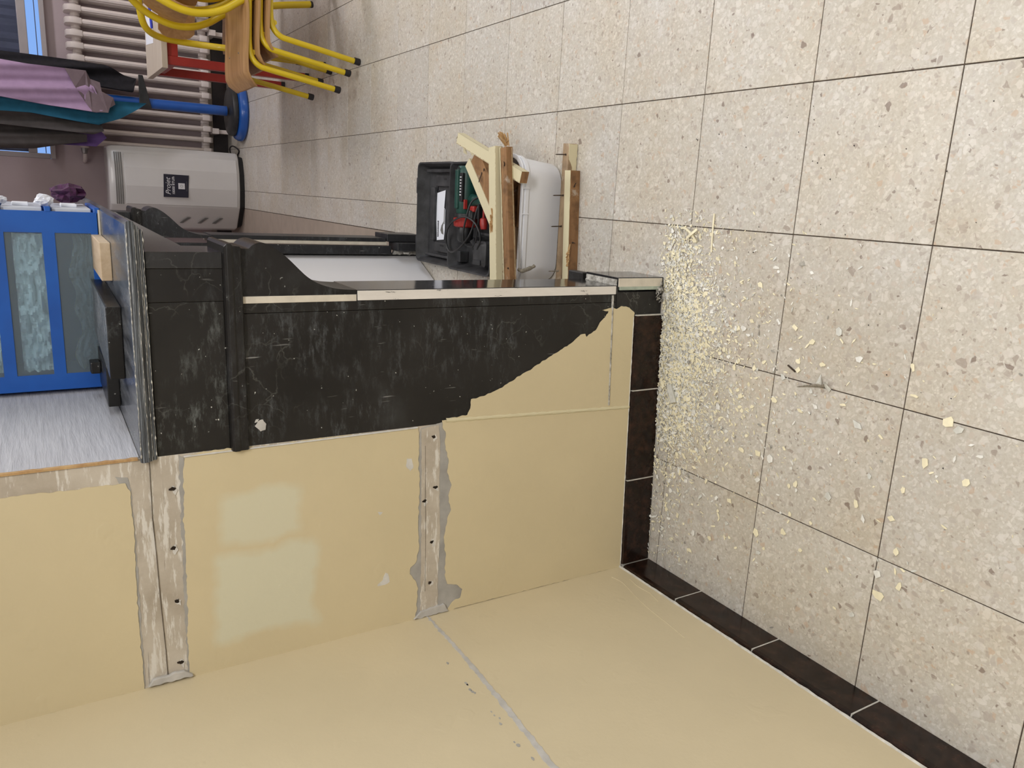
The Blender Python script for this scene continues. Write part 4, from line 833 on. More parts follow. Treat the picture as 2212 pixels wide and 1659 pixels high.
# impact drill in the base tray (lies along x)
dr = thing('impact_drill', (0.30, 0.73, 0.012), 'dark green corded drill with red collar lying in the open tool case', 'drill')
def lathe_x(prof, cy, cz, n=20): return [[Vector((x, cy + r * cos(2 * pi * j / n), cz + r * sin(2 * pi * j / n))) for j in range(n)] for x, r in prof]
CY, CZ = 0.735, 0.062
MB().loft(lathe_x([(0.445, 0.010), (0.443, 0.030), (0.430, 0.036), (0.40, 0.038), (0.33, 0.038), (0.30, 0.036), (0.285, 0.032)], CY, CZ), cap=True).build('motor_housing', M['green'], dr, smooth=True)
b = MB(); b.box(0.30, 0.43, CY - 0.012, CY + 0.010, CZ + 0.030, CZ + 0.042); b.build('top_ridge', M['green'], dr, bevel=0.004)
b = MB(); b.box(0.325, 0.420, CY - 0.034, CY - 0.014, CZ + 0.0262, CZ + 0.0365); vent = b.build('vent_panel', M['black_pl'], dr, bevel=0.002)
b = MB()
for k in range(7): b.box(0.345 + k * 0.0098, 0.3485 + k * 0.0098, CY - 0.030, CY - 0.019, CZ + 0.0366, CZ + 0.0372)
b.build('vent_slot', M['label_white'], vent)
b = MB()
for x, y_ in ((0.425, 0.012), (0.412, 0.012), (0.432, -0.008)): b.box(x, x + 0.007, CY + y_ - 0.004, CY + y_ + 0.004, CZ + 0.0365, CZ + 0.0382)
b.build('air_inlet', M['dark_hollow'], dr)
MB().box(0.300, 0.332, CY - 0.044, CY - 0.036, CZ + 0.018, CZ + 0.030).build('direction_switch', M['red_pl'], dr, bevel=0.002)
MB().loft(lathe_x([(0.285, 0.030), (0.284, 0.0385), (0.272, 0.0385), (0.271, 0.030)], CY, CZ), cap=True).build('setting_ring', M['black_pl'], dr, smooth=True)
b = MB(); n = 48; rows = []
for x, r0 in ((0.271, 0.034), (0.268, 0.0405), (0.242, 0.0385), (0.238, 0.032)):
    rows.append([Vector((x, CY + (r0 + (0.0016 if j % 4 < 2 else 0)) * cos(2 * pi * j / n), CZ + (r0 + (0.0016 if j % 4 < 2 else 0)) * sin(2 * pi * j / n))) for j in range(n)])
b.loft(rows, cap=True).build('red_collar', M['red_pl'], dr)
MB().loft(lathe_x([(0.238, 0.028), (0.225, 0.030), (0.195, 0.028), (0.186, 0.020), (0.182, 0.010)], CY, CZ), cap=True).build('chuck', M['black_pl'], dr, smooth=True)
MB().loft([[Vector((0.33 + w_ * cos(2 * pi * j / 14), y_, CZ - 0.004 + 0.016 * sin(2 * pi * j / 14))) for j in range(14)] for y_, w_ in ((CY - 0.02, 0.026), (CY - 0.045, 0.022), (CY - 0.075, 0.018), (CY - 0.12, 0.018), (CY - 0.15, 0.021))], cap=True).build('handle', M['green'], dr, smooth=True)
MB().box(0.292, 0.312, CY - 0.078, CY - 0.046, CZ - 0.006, CZ + 0.012).build('trigger', M['red_pl'], dr, bevel=0.005)
MB().loft(lathe_x([(0.298, 0.008), (0.296, 0.015), (0.270, 0.015), (0.268, 0.008)], CY - 0.052, CZ + 0.004), cap=True).build('side_grip_collar', M['black_pl'], dr, smooth=True)
cab = curve([(0.345, 0.60, 0.05), (0.31, 0.625, 0.075), (0.24, 0.64, 0.085), (0.20, 0.66, 0.095), (0.165, 0.71, 0.10), (0.150, 0.765, 0.10), (0.168, 0.80, 0.098), (0.21, 0.795, 0.105), (0.245, 0.755, 0.112), (0.268, 0.70, 0.112), (0.275, 0.66, 0.10), (0.255, 0.62, 0.085), (0.21, 0.60, 0.075), (0.17, 0.63, 0.07)], 6)
MB().tube(cab, 0.0033, 8).build('power_cord', M['black_pl'], dr, smooth=True)
cab = curve([(0.35, 0.61, 0.045), (0.33, 0.645, 0.085), (0.27, 0.66, 0.10), (0.22, 0.675, 0.10), (0.185, 0.69, 0.085), (0.18, 0.655, 0.07), (0.24, 0.63, 0.07), (0.32, 0.62, 0.075)], 6)
MB().tube(cab, 0.0033, 8).build('power_cord', M['black_pl'], dr, smooth=True)
sd_ = thing('screwdriver', (0.28, 0.615, 0.05), 'screwdriver with red and black handle in the tool case beside the drill', 'screwdriver')
MB().tube([(0.34, 0.612, 0.058), (0.275, 0.615, 0.058)], 0.004, 8).build('shaft', M['red_pl'], sd_, smooth=True)
MB().tube([(0.276, 0.615, 0.058), (0.272, 0.615, 0.058), (0.255, 0.612, 0.058), (0.238, 0.610, 0.058), (0.236, 0.610, 0.058)], [0.006, 0.012, 0.014, 0.011, 0.004], 10).build('grip', M['red_pl'], sd_, smooth=True)
bx = thing('accessory_box', (0.155, 0.64, 0.012), 'black ribbed accessory block in the near corner of the tool case', 'box')
MB().loft([rrect(0.112, 0.198, 0.585, 0.665, 0.012, 0.012, 4), rrect(0.112, 0.198, 0.585, 0.665, 0.012, 0.060, 4), rrect(0.122, 0.188, 0.595, 0.655, 0.010, 0.070, 4)], cap=True).build('body', M['dusty_black'], bx, smooth=True)
b = MB()
for k in range(9): b.bar((0.175 - k * 0.0015, 0.668 + k * 0.0045, 0.060 - k * 0.002), (0.205 - 0, 0.668 + k * 0.0045, 0.060 - k * 0.002), 0.002, 0.004)
b.build('rib', M['black_pl'], bx)
MB().poly([(0.165, 0.665), (0.210, 0.665), (0.192, 0.715)], lambda x, y, d: Vector((x, y, d)), 0.02, 0.056).build('wedge', M['dusty_black'], bx, bevel=0.003)
MB().box(0.118, 0.135, 0.600, 0.650, 0.070, 0.074).build('clip', M['black_pl'], bx, bevel=0.001)

# ================================================================== CHAIRS
def make_chair(loc, label, group, rot=0.0):
    """school chair, front feet at x=0, faces -x, width along y (0..0.40)"""
    t_ = thing('stacking_chair', (0, 0, 0), label, 'chair', group)
    Wd = 0.40; R_ = 0.0125
    def fr(y, sg):
        yy = y
        p = curve([(0.0, yy, 0.012), (0.030, yy, 0.19), (0.050, yy, 0.315), (0.062, yy + sg * 0.004, 0.362), (0.095, yy + sg * 0.010, 0.392), (0.15, yy + sg * 0.014, 0.400), (0.24, yy + sg * 0.016, 0.398), (0.335, yy + sg * 0.016, 0.395)], 6)
        MB().tube(p, R_, 12).build('leg_frame', M['yellow'], t_, smooth=True)
    fr(0.0, 1); fr(Wd, -1)
    up = []
    for y, sg in ((0.012, 1), (Wd - 0.012, -1)):
        p = [(0.430, y - sg * 0.012, 0.012), (0.392, y - sg * 0.004, 0.20), (0.335, y + sg * 0.004, 0.39), (0.268, y + sg * 0.004, 0.50), (0.240, y + sg * 0.004, 0.585), (0.243, y + sg * 0.006, 0.67), (0.280, y + sg * 0.014, 0.765), (0.325, y + sg * 0.045, 0.825)]
        up.append(p)
    path = curve(up[0] + [(0.345, 0.12, 0.848), (0.352, 0.20, 0.855), (0.345, Wd - 0.12, 0.848)] + up[1][::-1], 6)
    MB().tube(path, 0.0155, 12).build('back_frame', M['yellow'], t_, smooth=True)
    MB().tube([(0.335, 0.014, 0.386), (0.335, Wd - 0.014, 0.386)], R_ * 0.9, 10).build('crossbar', M['yellow'], t_, smooth=True)
    MB().tube([(0.115, 0.012, 0.384), (0.115, Wd - 0.012, 0.384)], R_ * 0.9, 10).build('crossbar', M['yellow'], t_, smooth=True)
    rows = []
    for k in range(15):   # seat shell with rolled front
        f = k / 14; x = -0.022 + 0.375 * f
        z = 0.4145 + (-0.040 * (1 - f / 0.16) ** 2 if f < 0.16 else 0) + 0.004 * sin(f * pi * 2)
        w = 0.018 + (0.030 * (1 - f / 0.12) ** 2 if f < 0.12 else 0) + (0.03 * ((f - 0.88) / 0.12) ** 2 if f > 0.88 else 0)
        top = [Vector((x, -0.030 + w + (Wd + 0.060 - 2 * w) * q / 12, z + 0.011 - 0.006 * sin(pi * q / 12) - 0.020 * max(0, abs(q - 6) / 6 - 0.8) * 4 * 0.5)) for q in range(13)]
        bot = [p - Vector((0, 0, 0.011)) for p in reversed(top)]
        rows.append(top + bot)
    MB().loft(rows, cap=True).build('seat', M['ply'], t_, smooth=True)
    rows = []
    for k in range(9):
        f = k / 8; z = 0.600 + 0.170 * f; w = 0.028 + 0.03 * (2 * f - 1) ** 4
        xb = 0.250 + (0.055 * ((z - 0.63) / 0.14) ** 1.5 if z > 0.63 else 0)
        fr_ = [Vector((xb + 0.024 * sin(pi * q / 12), w + (Wd - 2 * w) * q / 12, z)) for q in range(13)]
        rows.append(fr_ + [p + Vector((0.010, 0, 0)) for p in reversed(fr_)])
    MB().loft(rows, cap=True).build('backrest', M['ply'], t_, smooth=True)
    for p0, d in (((0.0, 0.0, 0.0), (0.03, 0, 0.17)), ((0.0, Wd, 0.0), (0.03, 0, 0.17)), ((0.432, 0.0, 0.0), (-0.038, 0, 0.19)), ((0.432, Wd, 0.0), (-0.038, 0, 0.19))):
        a = Vector(p0); dv = Vector(d).normalized(); MB().tube([a, a + dv * 0.003, a + dv * 0.028], [0.0135, 0.0155, 0.0150], 12).build('foot_cap', M['rubber'], t_, smooth=True)
    b = MB()
    for y in (0.11, 0.29): b.tube([(0.118, y, 0.4235), (0.118, y, 0.4262)], 0.004, 8); b.tube([(0.33, y, 0.4235), (0.33, y, 0.4262)], 0.004, 8)
    o = b.build('rivet', M['steel'], t_); o['kind'] = 'stuff'
    t_.location = loc; t_.rotation_euler = (0, 0, rot); ORG[t_.name] = Vector(loc)
    return t_
ch0 = make_chair((0.918, 1.940, 0.0), 'yellow tube school chair at the bottom of the stack of three', 'stacked school chairs')
copy_tree(ch0, (0.864, 1.947, 0.043), 'yellow tube school chair in the middle of the stack of three')
copy_tree(ch0, (0.787, 1.952, 0.090), 'yellow tube school chair on top of the stack of three')
c4 = copy_tree(ch0, (1.44, 2.44, 0.0), 'yellow tube school chair pushed under the red legged desk behind the stack')
c4.rotation_euler = (0, 0, radians(-98))
c4.location = (1.02, 2.86, 0.0)

# desk with red legs
dk = thing('school_desk', (1.25, 3.05, 0), 'school desk with pale wood top and red square legs behind the chairs', 'desk')
MB().box(0.885, 1.60, 2.695, 3.25, 0.712, 0.740).build('desk_top', M['ply_light'], dk, bevel=0.002)
for x, y_ in ((0.905, 2.71), (1.53, 2.71), (0.905, 3.18), (1.53, 3.18)):
    l_ = MB().box(x, x + 0.042, y_, y_ + 0.042, 0.022, 0.712).build('leg', M['red'], dk, bevel=0.003)
    MB().box(x - 0.001, x + 0.043, y_ - 0.001, y_ + 0.043, 0.0, 0.022).build('foot_cap', M['rubber'], l_, bevel=0.003)
b = MB(); b.box(0.947, 1.53, 2.718, 2.745, 0.660, 0.712); b.box(0.947, 1.53, 3.185, 3.21, 0.660, 0.712); b.box(0.912, 0.940, 2.752, 3.18, 0.660, 0.712); b.box(1.537, 1.565, 2.752, 3.18, 0.660, 0.712)
b.build('apron', M['red'], dk, bevel=0.002)
o = MB().hexa([Vector(p) for p in ((1.030, 2.95, 0.7402), (1.20, 2.93, 0.7402), (1.22, 3.20, 0.7402), (1.055, 3.22, 0.7402), (1.030, 2.95, 0.7412), (1.20, 2.93, 0.7412), (1.22, 3.20, 0.7412), (1.055, 3.22, 0.7412))]).build('paper_sheet', M['paper'])
tag(o, 'white paper sheet lying on the school desk', 'paper')
pen = thing('pen', (1.13, 2.97, 0.7415), 'blue pen lying on the paper on the school desk', 'pen')
MB().tube([(1.095, 2.925, 0.7475), (1.100, 2.927, 0.7475), (1.17, 2.955, 0.7475)], [0.003, 0.006, 0.006], 8).build('barrel', M['blue_pen'], pen, smooth=True)
MB().tube([(1.17, 2.955, 0.7475), (1.215, 2.973, 0.7475)], 0.0066, 8).build('cap', M['blue_pen'], pen, smooth=True)

# ================================================================== COAT STAND WITH CLOTHES
PX, PY = 0.842, 4.27
cs = thing('coat_stand', (PX, PY, 0), 'blue coat stand with round weighted foot before the radiator', 'coat stand')
def disc(prof, cx, cy, n=36, sx=1.0): return [[Vector((cx + r * sx * cos(2 * pi * j / n), cy + r * sin(2 * pi * j / n), z)) for j in range(n)] for r, z in prof]
MB().loft(disc([(0.10, 0.001), (0.188, 0.002), (0.198, 0.014), (0.196, 0.036), (0.185, 0.054), (0.160, 0.062), (0.05, 0.064)], PX, PY), cap=True).build('foot', M['blue'], cs, smooth=True)
MB().loft(disc([(0.03, 0.0645), (0.165, 0.0645), (0.167, 0.070), (0.162, 0.094), (0.155, 0.100), (0.03, 0.102)], PX, PY), cap=True).build('foot_ring', M['black_pl'], cs, smooth=True)
MB().tube([(PX, PY, 0.112), (PX, PY, 1.78)], 0.033, 16).build('pole', M['blue'], cs, smooth=True)
for k in range(4):
    a = pi / 4 + k * pi / 2 + 0.3
    MB().tube(curve([(PX, PY, 1.70), (PX + 0.08 * cos(a), PY + 0.08 * sin(a), 1.70), (PX + 0.16 * cos(a), PY + 0.16 * sin(a), 1.74), (PX + 0.18 * cos(a), PY + 0.18 * sin(a), 1.79)], 5), 0.009, 8).build('hook', M['black_pl'], cs, smooth=True)
MB().hexa([Vector(p) for p in ((PX - 0.035, PY - 0.045, 0.60), (PX + 0.17, PY - 0.045, 0.645), (PX + 0.17, PY - 0.030, 0.645), (PX - 0.035, PY - 0.030, 0.60), (PX - 0.035, PY - 0.045, 0.675), (PX + 0.17, PY - 0.045, 0.672), (PX + 0.17, PY - 0.030, 0.672), (PX - 0.035, PY - 0.030, 0.675))]).build('strap', M['black_pl'], cs, bevel=0.003)
def garment(name, label, mat, sect, folds=7, amp=0.012, seed=0, thick=0.07, hem=None, cat='garment'):
    """sect: (z, xl, xr, y) from the top down, closed folded tube of cloth"""
    root = thing(name, (sum(s_[1] + s_[2] for s_ in sect) / (2 * len(sect)), sect[0][3], min(s_[0] for s_ in sect)), label, cat)
    def rings(ss, dz=0.0, grow=0.0):
        out = []; n = 40
        for i_, (z, xl, xr, y) in enumerate(ss):
            cx = (xl + xr) / 2; w = (xr - xl) / 2 + grow; row = []
            for j in range(n):
                a = 2 * pi * j / n; q = 1 + 0.10 * sin(folds * a + seed + z * 3) + 0.05 * sin(2 * folds * a + seed)
                row.append(Vector((cx + w * cos(a) * q, y + (thick + grow) * sin(a) * (q + 0.25 * sin(folds * a * 0.5)), z + 0.006 * sin(3 * a + seed))))
            out.append(row)
        return out
    dens = []
    for i_ in range(len(sect) - 1):
        for k in range(4):
            f = k / 4; dens.append(tuple(sect[i_][q] * (1 - f) + sect[i_ + 1][q] * f for q in range(4)))
    dens.append(sect[-1])
    MB().loft(rings(dens), closed=True, cap=True).build('body', M[mat], root, smooth=True)
    return root
def slanted(name, label, mat, outline, y0, y1, hem=None, hemmat=None, seed=0.0, wav=0.018):
    """hanging cloth: outline in x-z; folded sheet with thickness"""
    root = thing(name, (sum(p[0] for p in outline) / len(outline), y0, min(p[1] for p in outline)), label, 'garment')
    def T(x, z, d): return Vector((x, y0 + d + wav * sin(x * 48 + seed + z * 5) + 0.5 * wav * sin(x * 95 + z * 9), z))
    dense = jag(outline, 0.02, 0.003, seed, 30)
    xs = [p[0] for p in outline]; 
    b = MB(); zs = sorted(set([p[1] for p in dense]))
    # grid clipped by scanline
    zmin, zmax = min(zs), max(zs); nz = 46; nx = 22; rows_f = []; rows_b = []
    for k in range(nz + 1):
        z = zmin + (zmax - zmin) * (k / nz); z = min(max(z, zmin + 1e-4), zmax - 1e-4); cr = []
        m = len(outline)
        for i_ in range(m):
            (xa, za), (xb, zb) = outline[i_], outline[(i_ + 1) % m]
            if (za - z) * (zb - z) < 0: cr.append(xa + (xb - xa) * (z - za) / (zb - za))
        if len(cr) < 2: continue
        x0, x1 = min(cr), max(cr)
        rows_f.append([T(x0 + (x1 - x0) * q / nx, z, 0) for q in range(nx + 1)] + [T(x0 + (x1 - x0) * q / nx, z, y1 - y0) for q in range(nx, -1, -1)])
    b.loft(rows_f, closed=True, cap=True).build('body', M[mat], root, smooth=True)
    if hem:
        b = MB(); b.poly([(x, z) for x, z in hem], lambda x, z, d: T(x, z, 0) + Vector((0, -d, 0)), -0.002, 0.004); b.build('hem', M[hemmat], root)
    return root
slanted('coat', 'long black coat hanging on the right of the coat stand', 'coat_black', [(0.935, 1.75), (1.055, 1.75), (1.06, 1.35), (1.055, 1.05), (1.045, 0.86), (1.00, 0.76), (0.985, 0.685), (0.90, 0.69), (0.905, 0.80), (0.93, 1.1)], 4.22, 4.30, seed=1)
slanted('lilac_cloth', 'lilac cloth with taupe hem hanging at the front of the coat stand', 'lilac', [(0.80, 1.75), (1.02, 1.75), (1.00, 1.46), (0.985, 1.30), (0.985, 1.035), (0.965, 0.985), (0.91, 0.955), (0.865, 0.935), (0.80, 0.91), (0.755, 0.905), (0.74, 0.93), (0.76, 1.2), (0.785, 1.45)], 4.10, 4.13,
        hem=[(0.985, 1.10), (0.985, 0.985), (0.94, 0.965), (0.925, 0.91), (0.87, 0.905), (0.84, 0.84), (0.80, 0.83), (0.775, 0.865), (0.745, 0.875), (0.742, 0.965), (0.80, 1.0), (0.88, 1.05)], hemmat='taupe', seed=2, wav=0.012)
slanted('teal_cloth', 'teal cloth with a pointed lower corner hanging behind the lilac one', 'teal', [(0.70, 1.75), (0.84, 1.75), (0.82, 1.2), (0.825, 0.82), (0.83, 0.64), (0.79, 0.69), (0.72, 0.80), (0.67, 0.93), (0.68, 1.05), (0.71, 1.3)], 4.150, 4.175, seed=4, wav=0.008)
slanted('coat', 'grey olive coat hanging in the middle left of the coat stand', 'olive', [(0.64, 1.75), (0.78, 1.75), (0.755, 1.3), (0.72, 1.05), (0.69, 0.905), (0.635, 0.90), (0.61, 0.96), (0.62, 1.2)], 4.185, 4.235, seed=7)
slanted('coat', 'dark grey coat hanging outermost left beside the window strip', 'olive', [(0.475, 1.75), (0.66, 1.75), (0.645, 1.3), (0.605, 0.98), (0.565, 0.985), (0.545, 1.10), (0.50, 1.30)], 4.245, 4.31, seed=9)
slanted('violet_cloth', 'violet cloth end showing below the olive coats', 'violet', [(0.535, 1.30), (0.62, 1.30), (0.635, 0.90), (0.60, 0.875), (0.54, 0.94)], 4.318, 4.34, seed=12, wav=0.006)

# ================================================================== RADIATOR
rad = thing('radiator', (1.15, 4.68, 0.0), 'cream cast iron column radiator along the far wall under the window', 'radiator')
def rad_sec(x):
    b = MB()
    for dy, r_ in ((-0.075, 0.0170), (0.0, 0.016), (0.07, 0.016)):
        b.tube([(x, 4.68 + dy, 0.175), (x, 4.68 + dy, 1.0)], r_, 8)
    w = 0.019
    prof = [(-0.100, 1.00), (-0.098, 1.03), (-0.07, 1.052), (0.0, 1.058), (0.07, 1.052), (0.09, 1.03), (0.092, 1.00), (0.088, 0.955), (-0.094, 0.955)]
    prof2 = [(-0.094, 0.215), (0.088, 0.215), (0.090, 0.170), (0.07, 0.145), (-0.07, 0.145), (-0.098, 0.165)]
    for pr_ in (prof, prof2): b.poly(pr_, lambda y_, z, d: Vector((x + d, 4.68 + y_, z)), -w, w)
    b.tube([(x - 0.0385, 4.68, 0.99), (x + 0.0385, 4.68, 0.99)], 0.030, 12); b.tube([(x - 0.0385, 4.68, 0.185), (x + 0.0385, 4.68, 0.185)], 0.030, 12)
    return b
s0 = None
for k in range(15):
    x = 0.575 + k * 0.0775
    if s0 is None: s0 = rad_sec(0.575).build('radiator_section', M['radiator'], rad, smooth=True, bevel=0.004, seg=2, angle=50)
    else:
        c = s0.copy(); COL.objects.link(c); c.parent = rad; c.location = (x - 0.575, 0, 0)
MB().tube(curve([(0.50, 4.68, 0.99), (0.47, 4.69, 0.99), (0.45, 4.74, 0.99), (0.45, 4.796, 0.99)], 5), 0.013, 10).build('inlet_pipe', M['radiator'], rad, smooth=True)
MB().tube([(0.54, 4.68, 0.99), (0.525, 4.68, 0.99), (0.50, 4.68, 0.99)], [0.022, 0.022, 0.016], 8).build('valve', M['steel'], rad, smooth=True)
for x in (0.72, 1.40): MB().box(x - 0.02, x + 0.02, 4.60, 4.785, 0.10, 0.147).build('foot_bracket', M['radiator'], rad, bevel=0.003)
for x in (0.72, 1.40): MB().box(x - 0.014, x + 0.014, 4.64, 4.72, 0.0, 0.10).build('foot', M['radiator'], rad, bevel=0.003)

# ================================================================== PORTABLE AIR CONDITIONER
ac = thing('air_conditioner', (0.28, 4.45, 0), 'tall light grey portable air conditioner with a dark blue sticker on its front', 'air conditioner')
fo = [(0.170, 4.280), (0.300, 4.262), (0.420, 4.266), (0.530, 4.300), (0.560, 4.330), (0.565, 4.555), (0.02, 4.555), (0.005, 4.45), (0.02, 4.40)]
def acr(z, g=0.0, lean=0.0): 
    cx, cy = 0.285, 4.45
    return [Vector((cx + (x - cx) * (1 - g), cy + (y_ - cy) * (1 - g) + lean, z)) for x, y_ in fo]
b = MB().loft([acr(0.035, 0.03), acr(0.050, 0.0), acr(0.45, -0.01), acr(0.80, 0.005), acr(0.850, 0.015), acr(0.872, 0.035), acr(0.882, 0.07)], cap=True)
b.build('casing', M['ac'], ac, bevel=0.006, seg=2, angle=25, smooth=True)
MB().loft([acr(0.0, 0.10), acr(0.034, 0.06)], cap=True).build('plinth', M['dark_hollow'], ac)
def front(x): # y of the front surface
    for (xa, ya), (xb, yb) in zip(fo[:4], fo[1:4]):
        if xa <= x <= xb: return ya + (yb - ya) * (x - xa) / (xb - xa)
    return 4.28
b = MB()
for k in range(4):
    z = 0.800 + k * 0.0125
    b.loft([[Vector((x, front(x) - 0.0055, z)), Vector((x, front(x) - 0.0015, z)), Vector((x, front(x) - 0.0015, z + 0.0065)), Vector((x, front(x) - 0.0055, z + 0.0055))] for x in (0.175, 0.235, 0.30, 0.36, 0.42, 0.47, 0.515)], cap=True)
b.build('louvre', M['ac_grey'], ac)
MB().poly([(0.20, 0.855), (0.36, 0.855), (0.38, 0.866), (0.37, 0.874), (0.21, 0.874), (0.19, 0.866)], lambda x, z, d: Vector((x, 4.285 + (z - 0.855) * 0.9 - d, z)), -0.02, 0.003).build('control_panel', M['black_pl'], ac)
MB().loft([[Vector((x, front(x) - 0.0065, z)) for x in (0.178, 0.30, 0.42, 0.512)] + [Vector((x, front(x) + 0.001, z)) for x in (0.512, 0.42, 0.30, 0.178)] for z in (0.055, 0.785)], cap=True).build('front_panel', M['ac'], ac, bevel=0.003)
b = MB()
for k, z in enumerate((0.20, 0.30, 0.42)): b.hexa([Vector(p) for p in ((0.055, 4.352, z), (0.095, 4.325, z - 0.05), (0.097, 4.328, z - 0.05), (0.057, 4.356, z), (0.055, 4.352, z + 0.022), (0.095, 4.325, z - 0.028), (0.097, 4.328, z - 0.028), (0.057, 4.356, z + 0.022))])
b.build('side_grille', M['ac_grey'], ac)
cable = curve([(0.545, 4.55, 0.03), (0.60, 4.52, 0.045), (0.615, 4.45, 0.035), (0.585, 4.40, 0.008), (0.55, 4.45, 0.008)], 6)
MB().tube(cable, 0.005, 8).build('power_cord', M['rubber'], ac, smooth=True)
lab = MB().hexa([Vector(p) for p in ((0.235, 4.2555, 0.392), (0.386, 4.2515, 0.384), (0.386, 4.262, 0.384), (0.235, 4.269, 0.392), (0.234, 4.2555, 0.552), (0.388, 4.2515, 0.546), (0.388, 4.262, 0.546), (0.234, 4.269, 0.552))]).build('sticker', M['navy'], ac)
ex = Vector((0.152, -0.004, 0)); ey = Vector((0, 0, 1))
text('Projet', 0.046, M['label_white'], lab, (0.306, 4.2536, 0.520), ex, ey, ext=0.0015, shear=0.35)
text('10000 BTU/h', 0.0225, M['label_white'], lab, (0.313, 4.2534, 0.486), ex, ey, ext=0.0015, bold=0.0004)
text('-------------------', 0.011, M['ac_side'], lab, (0.311, 4.2535, 0.401), ex, ey, ext=0.0015)
MB().box(0.291, 0.331, 4.2515, 4.2560, 0.413, 0.455).build('sticker_emblem', M['label_white'], lab)
MB().tube([(0.311 + 0.008 * cos(a), 4.2512, 0.434 + 0.008 * sin(a)) for a in [2 * pi * q / 16 for q in range(17)]], 0.0009, 5).build('emblem_ring', M['ac_grey'], lab)

# ================================================================== PAINT DEBRIS ON THE FLOOR
random.seed(77)
def flake(b, x, y, z, r, tilt, mi, curl=0.0, el=None):
    n = random.choice((4, 5, 6)); a0 = random.random() * 6.28; el = el or random.uniform(0.22, 0.9); rot = random.gauss(0.9, 0.9); ca, sa = cos(rot), sin(rot)
    nx, ny = random.uniform(-tilt, tilt), random.uniform(-tilt, tilt); vs = []
    for k in range(n):
        a = a0 + 2 * pi * k / n + random.uniform(-0.25, 0.25); q = r * random.uniform(0.6, 1.15); px, py = q * cos(a), q * sin(a) * el
        X, Y = px * ca - py * sa, px * sa + py * ca
        vs.append(Vector((x + X, y + Y, z + 0.0004 + max(0, (X * nx + Y * ny) + r * tilt * 0.5))))
    th = 0.0006; m = len(vs)
    fs = [tuple(range(m)), tuple(range(2 * m - 1, m - 1, -1))] + [((k + 1) % m, k, k + m, (k + 1) % m + m) for k in range(m)]
    b.add(vs + [v - Vector((0, 0, th)) for v in vs], fs, mi)
def spot():
    """floor position: dense drift along the foot of the wall, thinning into the room"""
    while True:
        x = random.gauss(-0.02, 0.15) if random.random() < 0.80 else random.uniform(-0.58, 0.30)
        c = random.random()
        d = abs(random.gauss(0, 0.075)) if c < 0.50 else (0.04 + random.expovariate(1 / 0.085) if c < 0.87 else random.expovariate(1 / 0.17))
        if x < -0.2: d *= 0.9
        y = ywall(min(x, 0.2)) - 0.0105 - d + (random.uniform(-0.02, 0.05) if x > 0.17 else 0)
        if x < XL + 0.02 or x > 0.34 or y < -1.3: continue
        if x > 0.12 and y > (-0.232 if x < 0.175 else -0.15 - random.random() * 0.1): continue
        if x < -0.25 and random.random() < 0.55 and d < 0.3: continue
        return x, y, d
b = MB()
for k in range(14500):
    x, y, d = spot(); h = 0.005 * random.random() * max(0, 1 - d / 0.11)
    flake(b, x, y, h, random.choice((0.0012, 0.002, 0.003, 0.0045, 0.0065)) * random.uniform(0.7, 1.2), 0.34, random.choices((0, 1, 2, 3), (50, 26, 5, 19))[0], el=random.choice((None, 0.22, 0.35)))
o = b.build('paint_crumbs', [M['chip_cream'], M['chip_white'], M['chip_grey'], M['chip_green']]); tag(o, 'drift of fine cream and white paint crumbs on the floor below the bared marble', 'debris', kind='stuff')
b = MB()
for k in range(2600):
    x, y, d = spot(); s_ = random.uniform(0.0004, 0.0011); x += random.gauss(0, 0.02); p = Vector((x, min(y, ywall(min(x, .2)) - 0.01), 0.0003))
    b.add([p + Vector((-s_, -s_ * 0.7, 0)), p + Vector((s_, -s_ * 0.5, 0)), p + Vector((0, s_, 0)), p + Vector((0, 0, s_ * 1.1))], [(0, 1, 3), (1, 2, 3), (2, 0, 3), (2, 1, 0)], random.choices((0, 1, 2), (50, 20, 30))[0])
for k in range(60):
    x, y, d = random.uniform(-0.1, 0.6), random.uniform(-1.0, -0.25), 0; s_ = random.uniform(0.0008, 0.002); p = Vector((x, y, 0.0003))
    b.add([p + Vector((-s_, -s_ * 0.7, 0)), p + Vector((s_, -s_ * 0.5, 0)), p + Vector((0, s_, 0)), p + Vector((0, 0, s_))], [(0, 1, 3), (1, 2, 3), (2, 0, 3), (2, 1, 0)], 2)
o = b.build('plaster_dust', [M['chip_grey'], M['chip_white'], M['rubber']]); tag(o, 'fine grey plaster grit scattered around the paint crumbs', 'debris', kind='stuff')
# larger flakes one by one
LAB = {0: ('loose cream paint flake lying on the terrazzo', 'larger cream paint flakes on the floor'), 1: ('loose white paint flake lying on the terrazzo', 'larger white paint flakes on the floor'), 3: ('loose greenish grey paint flake lying on the terrazzo', 'larger greenish grey paint flakes on the floor')}
MT = {0: M['chip_cream'], 1: M['chip_white'], 3: M['chip_green']}
def single(x, y, r, mi, el=None, label=None):
    b = MB(); flake(b, x, y, 0.0012, r, 0.12, 0, el=el)
    o = b.build('paint_flake', MT[mi]); d = ywall(min(x, 0.2)) - y
    where = 'near the marble plinth' if x > 0.075 else 'before the first skirting tile' if x > -0.116 else 'before the middle skirting tile' if x > -0.354 else 'before the corner skirting tile'
    far = 'in the crumb drift' if d < 0.13 else 'just outside the crumb drift' if d < 0.32 else 'out on the open tiles'
    cn = {0: 'cream', 1: 'white', 3: 'grey'}[mi]; sz = 'broad' if r > 0.0078 else 'small'
    tag(o, label or '%s %s paint flake %s, %s' % (sz, cn, far, where), 'paint flake', None if label else '%s %s paint flakes %s, %s' % (sz, cn, far, where)); return o
